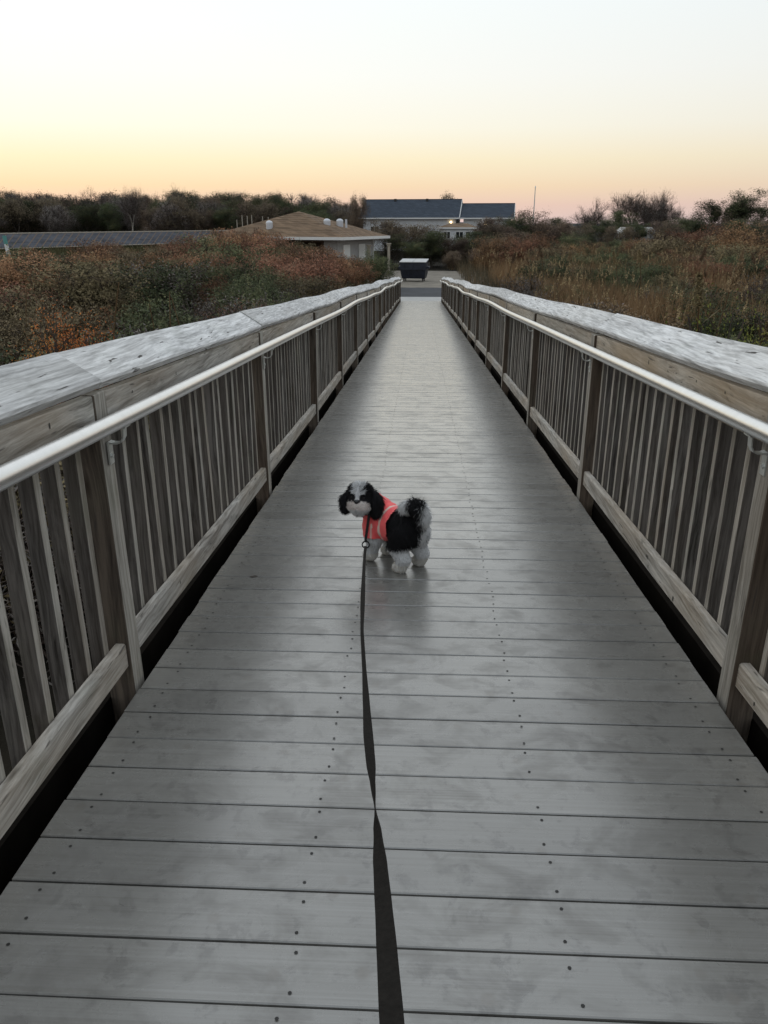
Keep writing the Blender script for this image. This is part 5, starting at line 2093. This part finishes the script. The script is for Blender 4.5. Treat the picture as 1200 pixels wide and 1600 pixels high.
# nose and eyes
nm = blob_mesh('nose', [(hw(0, 0.079, -0.010), 0.0105), (hw(0.006, 0.078, -0.007), 0.0085), (hw(-0.006, 0.078, -0.007), 0.0085)], 0.003, 2)
nm.materials.clear()
nm.materials.append(M['nose'])
nm.polygons.foreach_set('use_smooth', np.ones(len(nm.polygons), bool))
dog_part('nose', nm)
for s in (-1, 1):
    bm = bmesh.new()
    bmesh.ops.create_icosphere(bm, subdivisions=3, radius=0.0095, matrix=Matrix.Translation(hw(s * 0.027, 0.052, 0.008)))
    em = bpy.data.meshes.new('eye')
    bm.to_mesh(em)
    bm.free()
    em.materials.append(M['eye'])
    em.polygons.foreach_set('use_smooth', np.ones(len(em.polygons), bool))
    dog_part('eye', em)
# collar with purple tag and chest strap
M['strap'] = simple('black_webbing', (0.014, 0.013, 0.013), 0.8, 0, 0.2, 80)
M['purple'] = simple('purple_tag', (0.16, 0.09, 0.34), 0.5, 0, 0.2, 60)
neck_c = dw(0.113, 0.058, 0.285)
ax = (HC - dw(0.10, 0.02, 0.255)).normalized()
e1 = ax.cross(Vector((0, 0, 1))).normalized()
e2 = ax.cross(e1).normalized()
vs, fs = [], []
n = 40
for k in range(n):
    t_ = 2 * PI * k / n
    rdir = e1 * math.cos(t_) + e2 * math.sin(t_)
    for (dr, da) in ((0.064, -0.009), (0.064, 0.009), (0.067, 0.009), (0.067, -0.009)):
        vs.append(neck_c + rdir * dr + ax * da)
for k in range(n):
    for q in range(4):
        fs.append((4 * k + q, 4 * k + (q + 1) % 4, 4 * ((k + 1) % n) + (q + 1) % 4, 4 * ((k + 1) % n) + q))
col_o = dog_part('collar', MB().add(vs, fs).mesh('collar', M['strap']))
pt = HC + Vector((0.092, 0.035, -0.032))
tagm = MB().tube([pt + Vector((0, 0.004, 0)), pt - Vector((0, 0.004, 0))], 0.013, 12).mesh('collar_tag', M['purple'], bevel=0.002)
dog_part('collar_tag', tagm, col_o)


def rp(px, py, Y):
    """photo pixel -> point in ramp coordinates (z measured from the deck)"""
    p = at(px, py, Y)
    return Vector((p.x, p.y, p.z + SLOPE * p.y))


clip = rp(571.5, 846, 3.345)
ch0 = rp(577, 803, 3.36)
mb = MB()
for i in range(5):
    p0, p1 = ch0.lerp(clip + Vector((0, 0, 0.012)), i / 5), ch0.lerp(clip + Vector((0, 0, 0.012)), (i + 1) / 5)
    mb.add([p0 + Vector((-0.007, 0, 0)), p0 + Vector((0.007, 0, 0)), p1 + Vector((0.006, 0, 0)), p1 + Vector((-0.006, 0, 0)),
            p0 + Vector((-0.007, 0.003, 0)), p0 + Vector((0.007, 0.003, 0)), p1 + Vector((0.006, 0.003, 0)), p1 + Vector((-0.006, 0.003, 0))], HEX)
dog_part('chest_strap', mb.mesh('chest_strap', M['strap']))
slope_done = True

# ------------------------------------------------------------------ leash
M['leash'] = simple('dark_brown_webbing', (0.016, 0.014, 0.012), 0.9, 0, 0.25, 150, 0.3, 0.1)
WID = [(848, 0.5), (880, 0.45), (930, 0.6), (985, 0.33), (1040, 0.35), (1100, 0.55), (1150, 0.70), (1190, 0.62), (1230, 0.25), (1262, 0.0),
       (1300, -0.42), (1350, -0.72), (1410, -0.82), (1487, -0.92), (1600, -1.0), (1900, -1.0)]
PXY = [(848, 571.5), (880, 569), (930, 567), (985, 565.5), (1060, 570), (1150, 575.5), (1220, 582), (1262, 586), (1300, 590), (1350, 594), (1450, 602), (1600, 612.5), (1900, 640)]


def interp(tab, v):
    for (a, fa), (b, fb) in zip(tab, tab[1:]):
        if a <= v <= b:
            u = (v - a) / (b - a)
            u = u * u * (3 - 2 * u) if tab is WID else u
            return fa + (fb - fa) * u
    return tab[-1][1]


LV = []
ny = 90
camr = Vector((math.cos(YAW), math.sin(YAW), 0))
for i in range(ny + 1):
    py = 853 + (1800 - 853) * i / ny
    px = interp(PXY, py)
    iz = 1 / 3.36 + (1 / 0.62 - 1 / 3.36) * (py - 848) / (1600 - 848)
    Yd = 1 / iz
    p = EYE + ray(px, py) * Yd            # ray has unit depth along the view axis
    vdir = (p - EYE).normalized()
    cth = max(-1, min(1, interp(WID, py)))
    th = math.acos(cth)
    right = camr
    upd = right.cross(vdir).normalized()
    # width turns about the strap's own direction
    wv = right * math.cos(th) + vdir * math.sin(th)
    nv = -right * math.sin(th) + vdir * math.cos(th)
    hwid = 0.0102
    LV.append([p - wv * hwid - nv * 0.0009, p + wv * hwid - nv * 0.0009, p + wv * hwid + nv * 0.0009, p - wv * hwid + nv * 0.0009])
mb = MB()
vs = [q for s_ in LV for q in s_]
fs = [(0, 1, 2, 3)]
for i in range(ny):
    for q in range(4):
        fs.append((4 * i + q, 4 * i + (q + 1) % 4, 4 * (i + 1) + (q + 1) % 4, 4 * (i + 1) + q))
mb.add(vs, fs)
leash = empty('leash', LV[0][0])
tag(leash, 'twisted dark brown webbing leash running from the dog to the viewer', 'leash')
strap = mb.obj('strap', M['leash'], None, smooth=True)
strap.data.transform(Matrix.Translation(-Vector(LV[0][0])))
strap.parent = leash
cw = at(571.5, 851, 3.335)
mb = MB()
ring = [cw + Vector((0.017 * math.cos(t_), 0.004 * math.sin(t_), 0.015 * math.sin(t_))) for t_ in np.linspace(0, 2 * PI, 17)]
mb.tube(ring, 0.0032, 6, cap=False)
rg2 = mb.mesh('snap_ring', M['strap'], smooth=True)
rg2.transform(Matrix.Translation(-Vector(LV[0][0])))
link('snap_ring', rg2, leash)
mb = MB().tube([cw + Vector((0, 0, 0.014)), cw + Vector((0, 0, 0.022)), cw + Vector((0, 0, 0.034))], [0.005, 0.0065, 0.004], 8)
rg2 = mb.mesh('snap_hook', M['strap'], smooth=True)
rg2.transform(Matrix.Translation(-Vector(LV[0][0])))
link('snap_hook', rg2, leash)

# dark knot-shaped leaf lying on the deck
p = Vector((-0.749, 3.19, zr(3.19) + 0.001))
lf = MB().add([(p.x + 0.017 * math.cos(t_) + 0.003 * math.cos(3 * t_), p.y + 0.012 * math.sin(t_), p.z + 0.002 + 0.0015 * math.sin(2 * t_)) for t_ in np.linspace(0, 2 * PI, 13)[:-1]]
               + [(p.x, p.y, p.z + 0.005)], [(i, (i + 1) % 12, 12) for i in range(12)]).obj('fallen_leaf', simple('dead_leaf', (0.05, 0.04, 0.032), 0.8))
tag(lf, 'small dark dead leaf lying on the deck boards left of the dog', 'leaf')
